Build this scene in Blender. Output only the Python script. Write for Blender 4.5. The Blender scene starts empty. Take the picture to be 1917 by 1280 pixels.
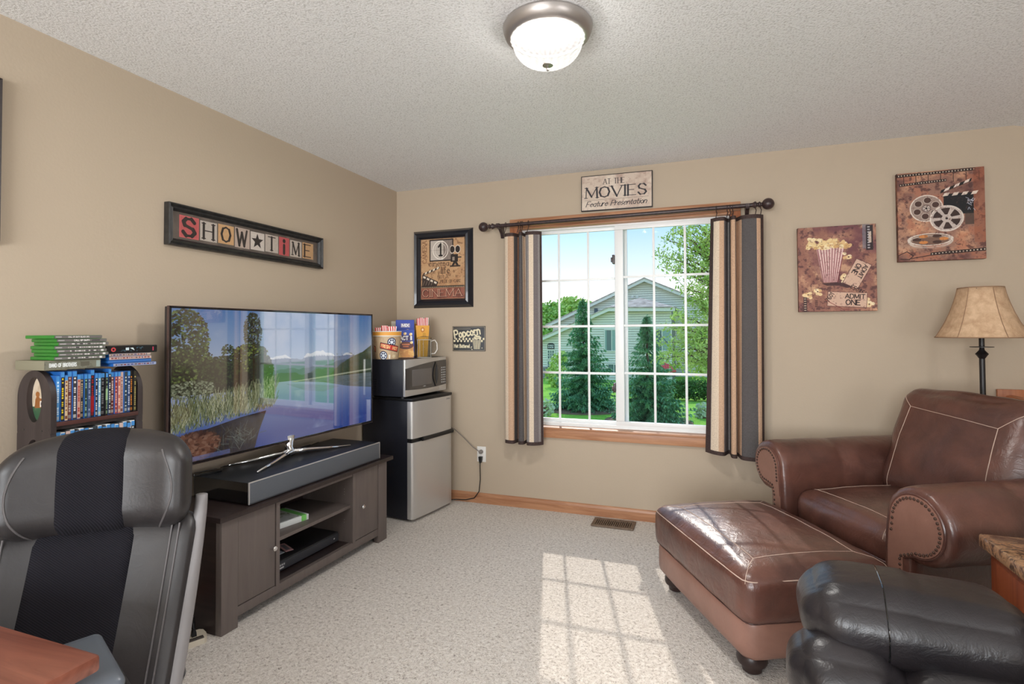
import bpy, bmesh, math, random
import numpy as np
from mathutils import Vector, Matrix, noise
PI = math.pi
random.seed(7)
C = bpy.context.scene.collection

# ------------------------------------------------------------------ camera, sky, sun, lights, exposure
def cam_axes():
    yaw, pitch, roll = 0.3467, 0.0225, -0.0054
    f = Vector((-math.sin(yaw)*math.cos(pitch), math.cos(yaw)*math.cos(pitch), math.sin(pitch)))
    r0 = Vector((math.cos(yaw), math.sin(yaw), 0)); u0 = r0.cross(f)
    return f, r0*math.cos(roll)+u0*math.sin(roll), -r0*math.sin(roll)+u0*math.cos(roll)
CAMP = Vector((2.3629, -3.7907, 1.2923)); FPX = 1008.5276
f_, r_, u_ = cam_axes()
cam = bpy.data.cameras.new('camera'); camo = bpy.data.objects.new('camera', cam); C.objects.link(camo)
cam.sensor_width = 36; cam.lens = FPX/1917*36; cam.shift_y = -(640-598.84)/1917; cam.clip_end = 400; cam.clip_start = .05
camo.matrix_world = Matrix(((r_.x, u_.x, -f_.x, CAMP.x), (r_.y, u_.y, -f_.y, CAMP.y), (r_.z, u_.z, -f_.z, CAMP.z), (0, 0, 0, 1)))
bpy.context.scene.camera = camo
def at(px, py, axis, val):                      # point of a plane of the place that a measured image point lies on
    d = f_ + r_*((px-958.5)/FPX) - u_*((py-598.84)/FPX); i = 'xyz'.index(axis)
    return CAMP + d*((val-CAMP[i])/d[i])

w = bpy.data.worlds.new('sky'); bpy.context.scene.world = w; w.use_nodes = True
nt = w.node_tree; nt.nodes.clear()
wo = nt.nodes.new('ShaderNodeOutputWorld'); bg = nt.nodes.new('ShaderNodeBackground')
tc = nt.nodes.new('ShaderNodeTexCoord'); sx = nt.nodes.new('ShaderNodeSeparateXYZ'); cr = nt.nodes.new('ShaderNodeValToRGB')
nt.links.new(tc.outputs['Generated'], sx.inputs[0]); nt.links.new(sx.outputs['Z'], cr.inputs[0])
nt.links.new(cr.outputs[0], bg.inputs[0]); nt.links.new(bg.outputs[0], wo.inputs[0])
e = cr.color_ramp.elements
e[0].position = 0.0; e[0].color = (1.0, 1.0, 1.0, 1)
e[1].position = 1.0; e[1].color = (.30, .56, .92, 1)
for p_, c_ in ((.06, (1.0, 1.0, 1.0, 1)), (.12, (.70, .86, 1.0, 1)), (.20, (.38, .66, 1.0, 1)), (.45, (.38, .66, .98, 1))):
    n_ = e.new(p_); n_.color = c_
bg.inputs[1].default_value = 1.25

def light(name, kind, loc, energy, color=(1, 1, 1), **k):
    l = bpy.data.lights.new(name, kind); l.energy = energy; l.color = color
    o = bpy.data.objects.new(name, l); C.objects.link(o); o.location = loc
    for a, b in k.items():
        if a == 'aim': o.rotation_euler = Vector(b).to_track_quat('-Z', 'Y').to_euler()
        else: setattr(l, a, b)
    return o
light('sun', 'SUN', (0, 10, 10), 2.7, (1.0, .93, .84), angle=.012, aim=(.334, -1.165, -1.0))
# added fill lights behind the camera, each set at a made-up window
light('added_fill_front', 'AREA', (1.75, -6.68, 1.35), 160, (.95, .98, 1.0), shape='RECTANGLE', size=2.3, size_y=1.5, aim=(0, 1, 0.0))
light('added_fill_side', 'AREA', (5.28, -4.7, 1.2), 48, (.97, .98, 1.0), shape='RECTANGLE', size=1.9, size_y=1.3, aim=(-1, 0, 0))
for dx_ in (-.055, .055):
    light('bulb_light', 'AREA', (1.815+dx_, -1.865-dx_*.4, 2.340), 9, (1.0, .97, .93), shape='DISK', size=.05, aim=(0, 0, -1))
    light('bulb_glow', 'POINT', (1.815+dx_, -1.865-dx_*.4, 2.345), 1.2, (1.0, .97, .93), shadow_soft_size=.02)
vs = bpy.context.scene.view_settings
vs.view_transform = 'Standard'; vs.look = 'None'; vs.exposure = 0.1; vs.gamma = 1; vs.use_curve_mapping = False

# ------------------------------------------------------------------ materials
def s2l(c): return tuple(((x/255)/12.92 if x/255 <= .04045 else ((x/255+.055)/1.055)**2.4) for x in c[:3]) + (1,)
class Mat:
    def __init__(s, name):
        s.m = bpy.data.materials.new(name); s.m.use_nodes = True; s.nt = s.m.node_tree; s.nt.nodes.clear()
        s.o = s.n('ShaderNodeOutputMaterial'); s.b = s.n('ShaderNodeBsdfPrincipled'); s.l(s.b.outputs[0], s.o.inputs[0])
    def n(s, t): return s.nt.nodes.new(t)
    def l(s, a, b): s.nt.links.new(a, b)
    def set(s, **k):
        for a, b in k.items():
            s.b.inputs[{'col': 'Base Color', 'rough': 'Roughness', 'metal': 'Metallic', 'spec': 'Specular IOR Level', 'coat': 'Coat Weight', 'coatr': 'Coat Roughness',
                        'emi': 'Emission Color', 'es': 'Emission Strength', 'tr': 'Transmission Weight', 'sheen': 'Sheen Weight', 'alpha': 'Alpha', 'sss': 'Subsurface Weight'}[a]].default_value = b
        return s
    def coords(s, kind='Object', scale=(1, 1, 1)):
        t = s.n('ShaderNodeTexCoord'); m = s.n('ShaderNodeMapping'); m.inputs['Scale'].default_value = scale; s.l(t.outputs[kind], m.inputs[0]); return m.outputs[0]
    def noise(s, vec, scale, detail=4, rough=.55, dist=0):
        n = s.n('ShaderNodeTexNoise'); n.inputs['Scale'].default_value = scale; n.inputs['Detail'].default_value = detail
        n.inputs['Roughness'].default_value = rough; n.inputs['Distortion'].default_value = dist
        if vec: s.l(vec, n.inputs['Vector'])
        return n.outputs['Fac']
    def ramp(s, fac, stops, const=False):
        r = s.n('ShaderNodeValToRGB'); s.l(fac, r.inputs[0]); el = r.color_ramp.elements
        if const: r.color_ramp.interpolation = 'CONSTANT'
        el[0].position, el[0].color = stops[0]; el[1].position, el[1].color = stops[-1]
        for p, c in stops[1:-1]: q = el.new(p); q.color = c
        return r.outputs[0]
    def bump(s, h, strength=.3, dist=.01):
        b = s.n('ShaderNodeBump'); b.inputs['Strength'].default_value = strength; b.inputs['Distance'].default_value = dist
        s.l(h, b.inputs['Height'])
        if s.b.inputs['Normal'].links: s.l(s.b.inputs['Normal'].links[0].from_socket, b.inputs['Normal'])
        s.l(b.outputs[0], s.b.inputs['Normal']); return s
def plain(name, col, rough=.5, **k):
    return Mat(name).set(col=s2l(col), rough=rough, **k).m
def speck(name, c1, c2, scale, rough=.6, bump=0, dist=.002, stretch=(1, 1, 1), lo=.35, hi=.65, detail=4, **k):
    m = Mat(name).set(rough=rough, **k); v = m.coords('Object', stretch); f = m.noise(v, scale, detail)
    m.l(m.ramp(f, [(lo, s2l(c1)), (hi, s2l(c2))]), m.b.inputs['Base Color'])
    if bump: m.bump(f, bump, dist)
    return m.m
M = {}
m = Mat('wall_paint').set(rough=.75, spec=.25, col=s2l((187, 171, 151))); v = m.coords(); m.bump(m.noise(v, 90, 3), .12, .004); M['wall'] = m.m
m = Mat('ceiling_texture').set(rough=.95, spec=.1); v = m.coords(); f = m.noise(v, 120, 4, .6)
m.l(m.ramp(f, [(.34, s2l((214, 214, 214))), (.50, s2l((243, 244, 245)))]), m.b.inputs['Base Color']); m.bump(f, .5, .011); M['ceiling'] = m.m
m = Mat('carpet_pile').set(rough=1, spec=.05, sheen=.25); v = m.coords(); f = m.noise(v, 75, 3, .7, .6); g = m.noise(v, 210, 2, .6); g2 = m.noise(v, 2.2, 2)
mx = m.n('ShaderNodeMix'); mx.data_type = 'FLOAT'; mx.inputs[0].default_value = .35; m.l(f, mx.inputs[2]); m.l(g, mx.inputs[3])
m.l(m.ramp(mx.outputs[0], [(.33, s2l((120, 108, 98))), (.44, s2l((206, 196, 186))), (.60, s2l((238, 231, 223)))]), m.b.inputs['Base Color'])
m.bump(mx.outputs[0], .8, .02); m.bump(g2, .2, .05); M['carpet'] = m.m
def wood(name, c1, c2, axis=0, scale=14, rough=.4, coat=0.0):
    m = Mat(name).set(rough=rough, coat=coat, coatr=.15); st = [9, 9, 9]; st[axis] = .7; v = m.coords('Object', tuple(st))
    f = m.noise(v, scale/4, 6, .6, 1.2); m.l(m.ramp(f, [(.30, s2l(c1)), (.66, s2l(c2))]), m.b.inputs['Base Color']); m.bump(f, .06, .002); return m.m
M['oak'] = wood('golden_oak', (152, 100, 68), (190, 140, 104), 0); M['oak_y'] = wood('golden_oak_lengthwise', (150, 88, 56), (188, 122, 84), 1)
M['oak_z'] = wood('golden_oak_upright', (150, 88, 56), (185, 120, 82), 2)
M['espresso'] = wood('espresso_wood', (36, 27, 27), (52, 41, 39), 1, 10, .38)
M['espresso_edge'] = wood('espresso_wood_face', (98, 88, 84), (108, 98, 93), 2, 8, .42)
M['rackwood'] = wood('dark_rack_wood', (44, 36, 36), (62, 53, 52), 2, 8, .5)
M['desk'] = wood('reddish_desk_top', (100, 54, 42), (146, 88, 70), 0, 9, .3, .3)
M['table'] = wood('red_brown_table_wood', (108, 50, 28), (150, 78, 46), 2, 9, .3)
M['white_vinyl'] = plain('white_vinyl', (236, 238, 238), .35)
M['white_plastic'] = plain('white_plastic', (232, 230, 226), .4)
M['black'] = plain('black_plastic', (20, 20, 22), .4)
M['gloss_black'] = plain('gloss_black', (12, 12, 14), .08, coat=.5)
M['black_case'] = speck('navy_black_enamel', (22, 24, 32), (30, 32, 42), 300, .45, .15)
M['grey_plastic'] = plain('grey_plastic', (92, 98, 106), .35)
M['dark_grey'] = plain('charcoal_plastic', (56, 58, 62), .4)
M['chrome'] = Mat('chrome').set(col=(.82, .82, .83, 1), metal=1, rough=.08).m
M['nickel'] = Mat('brushed_nickel').set(col=s2l((168, 162, 158)), metal=.75, rough=.38).m
m = Mat('brushed_steel').set(col=s2l((206, 204, 201)), metal=.6, rough=.34); v = m.coords('Object', (1, 1, 60)); m.bump(m.noise(v, 20, 3), .04, .001); M['steel'] = m.m
M['bronze'] = speck('dark_bronze', (46, 34, 36), (66, 48, 46), 60, .35)
M['iron'] = plain('black_iron', (24, 20, 22), .4)
def leather(name, c1, c2, rough=.34, bs=.25, coat=.15):
    m = Mat(name).set(rough=rough, coat=coat, coatr=.25, spec=.6); v = m.coords(); f = m.noise(v, 5, 5, .6, .5)
    m.l(m.ramp(f, [(.3, s2l(c1)), (.7, s2l(c2))]), m.b.inputs['Base Color'])
    vo = m.n('ShaderNodeTexVoronoi'); vo.inputs['Scale'].default_value = 260; m.l(v, vo.inputs['Vector']); m.bump(vo.outputs['Distance'], bs*.5, .0015)
    m.bump(m.noise(v, 17, 4, .6, 1.4), bs, .012); return m.m
M['leather'] = leather('chestnut_leather', (70, 44, 38), (106, 68, 57), .31)
M['leather_base'] = leather('chestnut_leather_matte', (124, 88, 74), (146, 106, 92), .42, .1)
M['stitch'] = plain('pale_stitching', (190, 165, 150), .6)
M['dleather'] = leather('black_brown_leather', (24, 21, 24), (42, 37, 39), .36, .20, .05)
M['cleather'] = leather('charcoal_chair_leather', (28, 25, 26), (43, 39, 39), .46, .08, .0)
m = Mat('chair_mesh_fabric').set(rough=.9, spec=.2); v = m.coords('Object', (1, 1, 1)); wv = m.n('ShaderNodeTexWave'); wv.inputs['Scale'].default_value = 90; wv.bands_direction = 'DIAGONAL'; m.l(v, wv.inputs[0])
m.l(m.ramp(wv.outputs['Fac'], [(.2, s2l((14, 13, 18))), (.9, s2l((32, 30, 36)))]), m.b.inputs['Base Color']); m.bump(wv.outputs['Fac'], .4, .002); M['cmesh'] = m.m
m = Mat('lampshade_parchment').set(rough=.8); v = m.coords(); f = m.noise(v, 22, 7, .7, .3)
m.l(m.ramp(f, [(.3, s2l((176, 140, 108))), (.65, s2l((214, 182, 148)))]), m.b.inputs['Base Color']); M['shade'] = m.m
m = Mat('brown_marble').set(rough=.15, coat=.5); v = m.coords('Object', (3, 5, 3)); f = m.noise(v, 6, 8, .75, 1.2)
m.l(m.ramp(f, [(.3, s2l((36, 28, 28))), (.45, s2l((104, 78, 62))), (.55, s2l((178, 136, 100))), (.7, s2l((92, 84, 80)))]), m.b.inputs['Base Color']); M['marble'] = m.m
# thin window glass: mostly clear with a fresnel sheen
def thin_glass(name, tint=(1, 1, 1, 1), base=.03):
    m = bpy.data.materials.new(name); m.use_nodes = True; t = m.node_tree; t.nodes.clear()
    o = t.nodes.new('ShaderNodeOutputMaterial'); mx = t.nodes.new('ShaderNodeMixShader'); tr = t.nodes.new('ShaderNodeBsdfTransparent'); g = t.nodes.new('ShaderNodeBsdfGlossy')
    fr = t.nodes.new('ShaderNodeFresnel'); fr.inputs[0].default_value = 1.07; g.inputs['Roughness'].default_value = .02; tr.inputs[0].default_value = tint
    t.links.new(fr.outputs[0], mx.inputs[0]); t.links.new(tr.outputs[0], mx.inputs[1]); t.links.new(g.outputs[0], mx.inputs[2]); t.links.new(mx.outputs[0], o.inputs[0]); return m
M['glass'] = thin_glass('window_glass'); M['jar_glass'] = thin_glass('jar_glass', (.93, .95, .95, 1))
m = bpy.data.materials.new('insect_screen'); m.use_nodes = True; t = m.node_tree; t.nodes.clear()
o_ = t.nodes.new('ShaderNodeOutputMaterial'); mx = t.nodes.new('ShaderNodeMixShader'); tr = t.nodes.new('ShaderNodeBsdfTransparent'); df = t.nodes.new('ShaderNodeBsdfDiffuse'); df.inputs[0].default_value = (.03, .03, .03, 1)
mx.inputs[0].default_value = .10; t.links.new(tr.outputs[0], mx.inputs[1]); t.links.new(df.outputs[0], mx.inputs[2]); t.links.new(mx.outputs[0], o_.inputs[0]); M['screen'] = m

# ------------------------------------------------------------------ mesh helpers
class MB:
    def __init__(s): s.v = []; s.f = []; s.uv = None
    def add(s, vs, fs):
        k = len(s.v); s.v += [tuple(p) for p in vs]; s.f += [tuple(i+k for i in f) for f in fs]; return s
    def box(s, x0, x1, y0, y1, z0, z1, T=None):
        vs = [(x, y, z) for x in (x0, x1) for y in (y0, y1) for z in (z0, z1)]
        if T: vs = [T @ Vector(p) for p in vs]
        return s.add(vs, [(0, 1, 3, 2), (4, 6, 7, 5), (0, 4, 5, 1), (2, 3, 7, 6), (0, 2, 6, 4), (1, 5, 7, 3)])
    def rbox(s, x0, x1, y0, y1, z0, z1, b=.004, T=None):      # box with chamfered edges
        b = min(b, (x1-x0)/2.01, (y1-y0)/2.01, (z1-z0)/2.01); bm = bmesh.new(); r = bmesh.ops.create_cube(bm, size=1)
        for v in bm.verts: v.co = Vector(((x0+x1)/2+v.co.x*(x1-x0), (y0+y1)/2+v.co.y*(y1-y0), (z0+z1)/2+v.co.z*(z1-z0)))
        bmesh.ops.bevel(bm, geom=bm.edges[:], offset=b, segments=2, affect='EDGES', profile=.6)
        bm.verts.index_update(); s.add([(T @ v.co) if T else v.co.copy() for v in bm.verts], [[v.index for v in f.verts] for f in bm.faces]); bm.free(); return s
    def tube(s, pts, r, n=8, closed=False, caps=True):
        pts = [Vector(p) for p in pts]; N = len(pts); rs = r if isinstance(r, (list, tuple)) else [r]*N; vs = []; up = None
        for i, p in enumerate(pts):
            a = pts[(i-1) % N] if (closed or i) else p; b = pts[(i+1) % N] if (closed or i < N-1) else p
            d = (b-a).normalized()
            if up is None: up = d.orthogonal().normalized()
            up = (up-d*up.dot(d)); up = up.normalized() if up.length > 1e-6 else d.orthogonal().normalized()
            q = d.cross(up)
            for k in range(n):
                t = 2*PI*k/n; vs.append(p+(up*math.cos(t)+q*math.sin(t))*rs[i])
        fs = [(i*n+k, i*n+(k+1) % n, ((i+1) % N)*n+(k+1) % n, ((i+1) % N)*n+k) for i in range(N if closed else N-1) for k in range(n)]
        if caps and not closed: fs += [tuple(range(n-1, -1, -1)), tuple(range((N-1)*n, N*n))]
        return s.add(vs, fs)
    def lathe(s, prof, n=24, c=(0, 0, 0), T=None, rib=None):
        vs = []
        for (r, z) in prof:
            for k in range(n):
                t = 2*PI*k/n; rr = r*(rib(t) if rib else 1); p = Vector((c[0]+rr*math.cos(t), c[1]+rr*math.sin(t), c[2]+z)); vs.append(T @ p if T else p)
        N = len(prof); fs = [(i*n+k, i*n+(k+1) % n, (i+1)*n+(k+1) % n, (i+1)*n+k) for i in range(N-1) for k in range(n)]
        if prof[0][0] > 1e-5: fs.append(tuple(range(n-1, -1, -1)))
        if prof[-1][0] > 1e-5: fs.append(tuple(range((N-1)*n, N*n)))
        return s.add(vs, fs)
    def prism(s, poly, h0, h1, axis='y', T=None):            # poly in the two other axes
        def P(a, b, h): return {'y': (a, h, b), 'x': (h, a, b), 'z': (a, b, h)}[axis]
        n = len(poly); vs = [P(a, b, h) for h in (h0, h1) for a, b in poly]
        if T: vs = [T @ Vector(p) for p in vs]
        return s.add(vs, [tuple(range(n)), tuple(range(2*n-1, n-1, -1))]+[(i, n+i, n+(i+1) % n, (i+1) % n) for i in range(n)])
    def quad(s, a, b, c, d): return s.add([a, b, c, d], [(0, 1, 2, 3)])
    def build(s, name, mat, parent=None, smooth=False, uvs=None, fix=True):
        me = bpy.data.meshes.new(name); me.from_pydata([tuple(p) for p in s.v], [], s.f); me.update()
        if fix:
            bm = bmesh.new(); bm.from_mesh(me); bmesh.ops.recalc_face_normals(bm, faces=bm.faces[:]); bm.to_mesh(me); bm.free()
        if uvs:
            l = me.uv_layers.new(name='UVMap')
            for i, lp in enumerate(me.loops): l.data[i].uv = uvs[lp.vertex_index]
        if smooth:
            for p in me.polygons: p.use_smooth = True
            if smooth != 'all':
                try: me.set_sharp_from_angle(angle=math.radians(38))
                except Exception: pass
        o = bpy.data.objects.new(name, me); C.objects.link(o); me.materials.append(mat)
        if parent: o.parent = parent
        return o
def tag(o, label=None, cat=None, group=None, kind=None):
    if label: o['label'] = label
    if cat: o['category'] = cat
    if group: o['group'] = group
    if kind: o['kind'] = kind
    return o
def thing(name, label, cat, loc=(0, 0, 0), rz=0, group=None, rot=None):
    o = bpy.data.objects.new(name, None); C.objects.link(o); o.location = loc; o.rotation_euler = rot if rot else (0, 0, rz); o.empty_display_size = .05
    return tag(o, label, cat, group)
def struct(o): o['kind'] = 'structure'; return o
def box(name, x0, x1, y0, y1, z0, z1, mat, parent=None, b=0):
    mb = MB(); (mb.rbox(x0, x1, y0, y1, z0, z1, b) if b else mb.box(x0, x1, y0, y1, z0, z1)); return mb.build(name, mat, parent, smooth=bool(b))
def cushion(sx, sy, sz, r, n=14, puff=(0, 0, 0), fn=None, wr=0, ws=6, seed=0):
    """rounded, puffed pillow-like box centred on 0; returns an MB"""
    bm = bmesh.new(); bmesh.ops.create_cube(bm, size=2); bmesh.ops.subdivide_edges(bm, edges=bm.edges[:], cuts=n, use_grid_fill=True)
    h = Vector((sx/2, sy/2, sz/2)); rr = Vector((min(r, h.x*.98), min(r, h.y*.98), min(r, h.z*.98)))
    for v in bm.verts:
        c = v.co.copy(); q = Vector([math.copysign(abs(c[i])**.85, c[i]) for i in range(3)])
        p = Vector([q[i]*h[i] for i in range(3)]); inn = Vector([max(-h[i]+rr[i], min(h[i]-rr[i], p[i])) for i in range(3)])
        d = Vector([(p[i]-inn[i])/rr[i] for i in range(3)]); L = d.length
        if L > 1e-6:
            m_ = max(abs(d.x), abs(d.y), abs(d.z)); d = d*(m_/L)
        q2 = Vector([inn[i]+d[i]*rr[i] for i in range(3)])
        for i in range(3):
            j, k = [a for a in range(3) if a != i]
            q2[i] += math.copysign(1, c[i])*puff[i]*abs(c[i])**3*(1-c[j]**2)*(1-c[k]**2)
        if wr:
            w1 = noise.noise(q2*ws+Vector((seed, seed*.7, 3))); w2 = noise.noise(q2*ws*2.3+Vector((9, seed, 1)))
            q2 += q2.normalized()*(wr*(abs(w1)*-1.4+.3+w2*.5))
        v.co = fn(q2) if fn else q2
    bm.verts.index_update(); mb = MB().add([v.co.copy() for v in bm.verts], [[v.index for v in f.verts] for f in bm.faces]); bm.free(); return mb
def T4(loc=(0, 0, 0), rz=0, rx=0, ry=0): return Matrix.Translation(loc) @ Matrix.Rotation(rz, 4, 'Z') @ Matrix.Rotation(ry, 4, 'Y') @ Matrix.Rotation(rx, 4, 'X')
def xf(mb, T): mb.v = [tuple(T @ Vector(p)) for p in mb.v]; return mb
def copy_tree(o, parent=None):
    c = o.copy(); C.objects.link(c); c.parent = parent
    for ch in [x for x in bpy.data.objects if x.parent == o and x != c]: copy_tree(ch, c)
    return c
def arc(cx, cy, rx, ry, a0, a1, n): return [(cx+rx*math.cos(a0+(a1-a0)*i/n), cy+ry*math.sin(a0+(a1-a0)*i/n)) for i in range(n+1)]

# ------------------------------------------------------------------ painted prints (pixels computed here, nothing loaded)
def vnoise(h, w, cells, seed, octs=4, aspect=1.0):
    rng = np.random.RandomState(seed); out = np.zeros((h, w)); amp = 1; tot = 0
    for o in range(octs):
        gx = max(2, int(cells*(2**o)*aspect)); gy = max(2, int(cells*(2**o))); g = rng.rand(gy+2, gx+2)
        ys = np.linspace(0, gy, h, endpoint=False); xs = np.linspace(0, gx, w, endpoint=False)
        y0 = ys.astype(int); x0 = xs.astype(int); fy = ys-y0; fx = xs-x0; fy = (fy*fy*(3-2*fy))[:, None]; fx = (fx*fx*(3-2*fx))[None, :]
        out += amp*((g[y0][:, x0]*(1-fx)+g[y0][:, x0+1]*fx)*(1-fy)+(g[y0+1][:, x0]*(1-fx)+g[y0+1][:, x0+1]*fx)*fy); tot += amp; amp *= .55
    return out/tot
GL = {
 'A': (.8, [[(0, 0), (.4, 1), (.8, 0)], [(.15, .35), (.65, .35)]]), 'B': (.65, [[(0, 0), (0, 1)], [(0, 1), (.4, 1), (.6, .88), (.6, .65), (.4, .52), (0, .52)], [(.4, .52), (.65, .4), (.65, .15), (.4, 0), (0, 0)]]),
 'C': (.7, [[(.68, .8), (.5, 1), (.2, .97), (0, .7), (0, .3), (.2, .03), (.5, 0), (.68, .2)]]), 'D': (.72, [[(0, 0), (0, 1)], [(0, 1), (.4, 1), (.7, .75), (.7, .25), (.4, 0), (0, 0)]]),
 'E': (.6, [[(0, 0), (0, 1)], [(0, 1), (.58, 1)], [(0, .52), (.45, .52)], [(0, 0), (.6, 0)]]), 'F': (.58, [[(0, 0), (0, 1)], [(0, 1), (.58, 1)], [(0, .52), (.45, .52)]]),
 'G': (.72, [[(.68, .8), (.5, 1), (.2, .97), (0, .7), (0, .3), (.2, .03), (.5, 0), (.7, .15), (.7, .45), (.45, .45)]]), 'H': (.7, [[(0, 0), (0, 1)], [(.7, 0), (.7, 1)], [(0, .52), (.7, .52)]]),
 'I': (.1, [[(.05, 0), (.05, 1)]]), 'K': (.65, [[(0, 0), (0, 1)], [(.62, 1), (0, .42)], [(.2, .6), (.65, 0)]]), 'L': (.55, [[(0, 0), (0, 1)], [(0, 0), (.55, 0)]]),
 'M': (.9, [[(0, 0), (.04, 1)], [(.04, 1), (.45, .1), (.86, 1)], [(.86, 1), (.9, 0)]]), 'N': (.72, [[(0, 0), (0, 1)], [(0, 1), (.72, 0)], [(.72, 0), (.72, 1)]]),
 'O': (.78, [[(.39, 1), (.12, .88), (0, .5), (.12, .12), (.39, 0), (.66, .12), (.78, .5), (.66, .88), (.39, 1)]]), 'P': (.62, [[(0, 0), (0, 1)], [(0, 1), (.4, 1), (.6, .88), (.6, .6), (.4, .47), (0, .47)]]),
 'R': (.68, [[(0, 0), (0, 1)], [(0, 1), (.4, 1), (.6, .88), (.6, .62), (.4, .5), (0, .5)], [(.35, .5), (.68, 0)]]), 'S': (.6, [[(.57, .82), (.42, 1), (.15, .98), (.02, .8), (.08, .6), (.5, .42), (.6, .22), (.45, .02), (.15, 0), (0, .2)]]),
 'T': (.7, [[(0, 1), (.7, 1)], [(.35, 0), (.35, 1)]]), 'U': (.7, [[(0, 1), (0, .25), (.2, .02), (.5, .02), (.7, .25), (.7, 1)]]), 'V': (.8, [[(0, 1), (.4, 0), (.8, 1)]]), 'W': (1.0, [[(0, 1), (.25, 0), (.5, .85), (.75, 0), (1, 1)]]),
 'X': (.7, [[(0, 0), (.7, 1)], [(0, 1), (.7, 0)]]), 'Y': (.7, [[(0, 1), (.35, .5), (.7, 1)], [(.35, .5), (.35, 0)]]),
 'a': (.5, [[(.45, .6), (.45, 0)], [(.45, .5), (.25, .62), (.02, .45), (.02, .15), (.25, 0), (.45, .12)]]), 'c': (.45, [[(.42, .5), (.22, .62), (.02, .42), (.02, .18), (.22, 0), (.43, .1)]]),
 'e': (.48, [[(.03, .33), (.45, .35), (.4, .55), (.22, .62), (.03, .42), (.03, .16), (.22, 0), (.44, .1)]]), 'f': (.35, [[(.38, .95), (.22, 1), (.13, .85), (.13, 0)], [(0, .6), (.33, .6)]]), 'd': (.5, [[(.45, 1), (.45, 0)], [(.45, .5), (.25, .62), (.02, .45), (.02, .15), (.25, 0), (.45, .12)]]),
 'i': (.1, [[(.05, 0), (.05, .6)], [(.05, .82), (.05, .86)]]), 'l': (.1, [[(.05, 0), (.05, 1)]]), 'm': (.75, [[(0, 0), (0, .6)], [(0, .45), (.18, .6), (.36, .5), (.36, 0)], [(.36, .45), (.54, .6), (.72, .5), (.72, 0)]]),
 'n': (.46, [[(0, 0), (0, .6)], [(0, .45), (.22, .62), (.44, .48), (.44, 0)]]), 'o': (.5, [[(.25, .62), (.03, .45), (.03, .15), (.25, 0), (.47, .15), (.47, .45), (.25, .62)]]),
 'p': (.5, [[(0, .6), (0, -.35)], [(0, .48), (.22, .62), (.46, .45), (.46, .15), (.22, 0), (0, .12)]]), 'r': (.36, [[(0, 0), (0, .6)], [(0, .42), (.18, .6), (.35, .56)]]), 's': (.4, [[(.38, .52), (.2, .62), (.04, .5), (.08, .36), (.34, .26), (.38, .1), (.2, 0), (0, .1)]]),
 't': (.36, [[(.14, .9), (.14, .12), (.25, 0), (.36, .05)], [(0, .6), (.34, .6)]]), 'u': (.46, [[(0, .6), (0, .15), (.2, 0), (.42, .12)], [(.44, .6), (.44, 0)]]), 'z': (.42, [[(0, .6), (.4, .6), (0, 0), (.42, 0)]]),
 '0': (.55, [[(.27, 1), (.04, .8), (.04, .2), (.27, 0), (.5, .2), (.5, .8), (.27, 1)]]), '1': (.3, [[(0, .75), (.2, 1), (.2, 0)]]), '3': (.5, [[(.02, .9), (.25, 1), (.48, .78), (.25, .53), (.5, .28), (.25, 0), (0, .1)]]),
 '4': (.55, [[(.4, 0), (.4, 1), (0, .3), (.55, .3)]]), '6': (.52, [[(.45, .92), (.25, 1), (.03, .6), (.03, .2), (.25, 0), (.5, .2), (.45, .48), (.2, .52), (.03, .3)]]), '8': (.52, [[(.25, .53), (.05, .75), (.25, 1), (.46, .75), (.25, .53), (.02, .25), (.25, 0), (.5, .25), (.25, .53)]]),
 '5': (.52, [[(.48, 1), (.08, 1), (.05, .56), (.3, .6), (.5, .35), (.35, .03), (.02, .08)]]), '7': (.5, [[(0, 1), (.5, 1), (.15, 0)]]), '9': (.52, [[(.48, .7), (.3, .48), (.04, .65), (.08, .95), (.35, 1), (.48, .7), (.4, .1), (.1, .03)]]),
 '*': (.9, []), ' ': (.4, [])}
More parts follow.
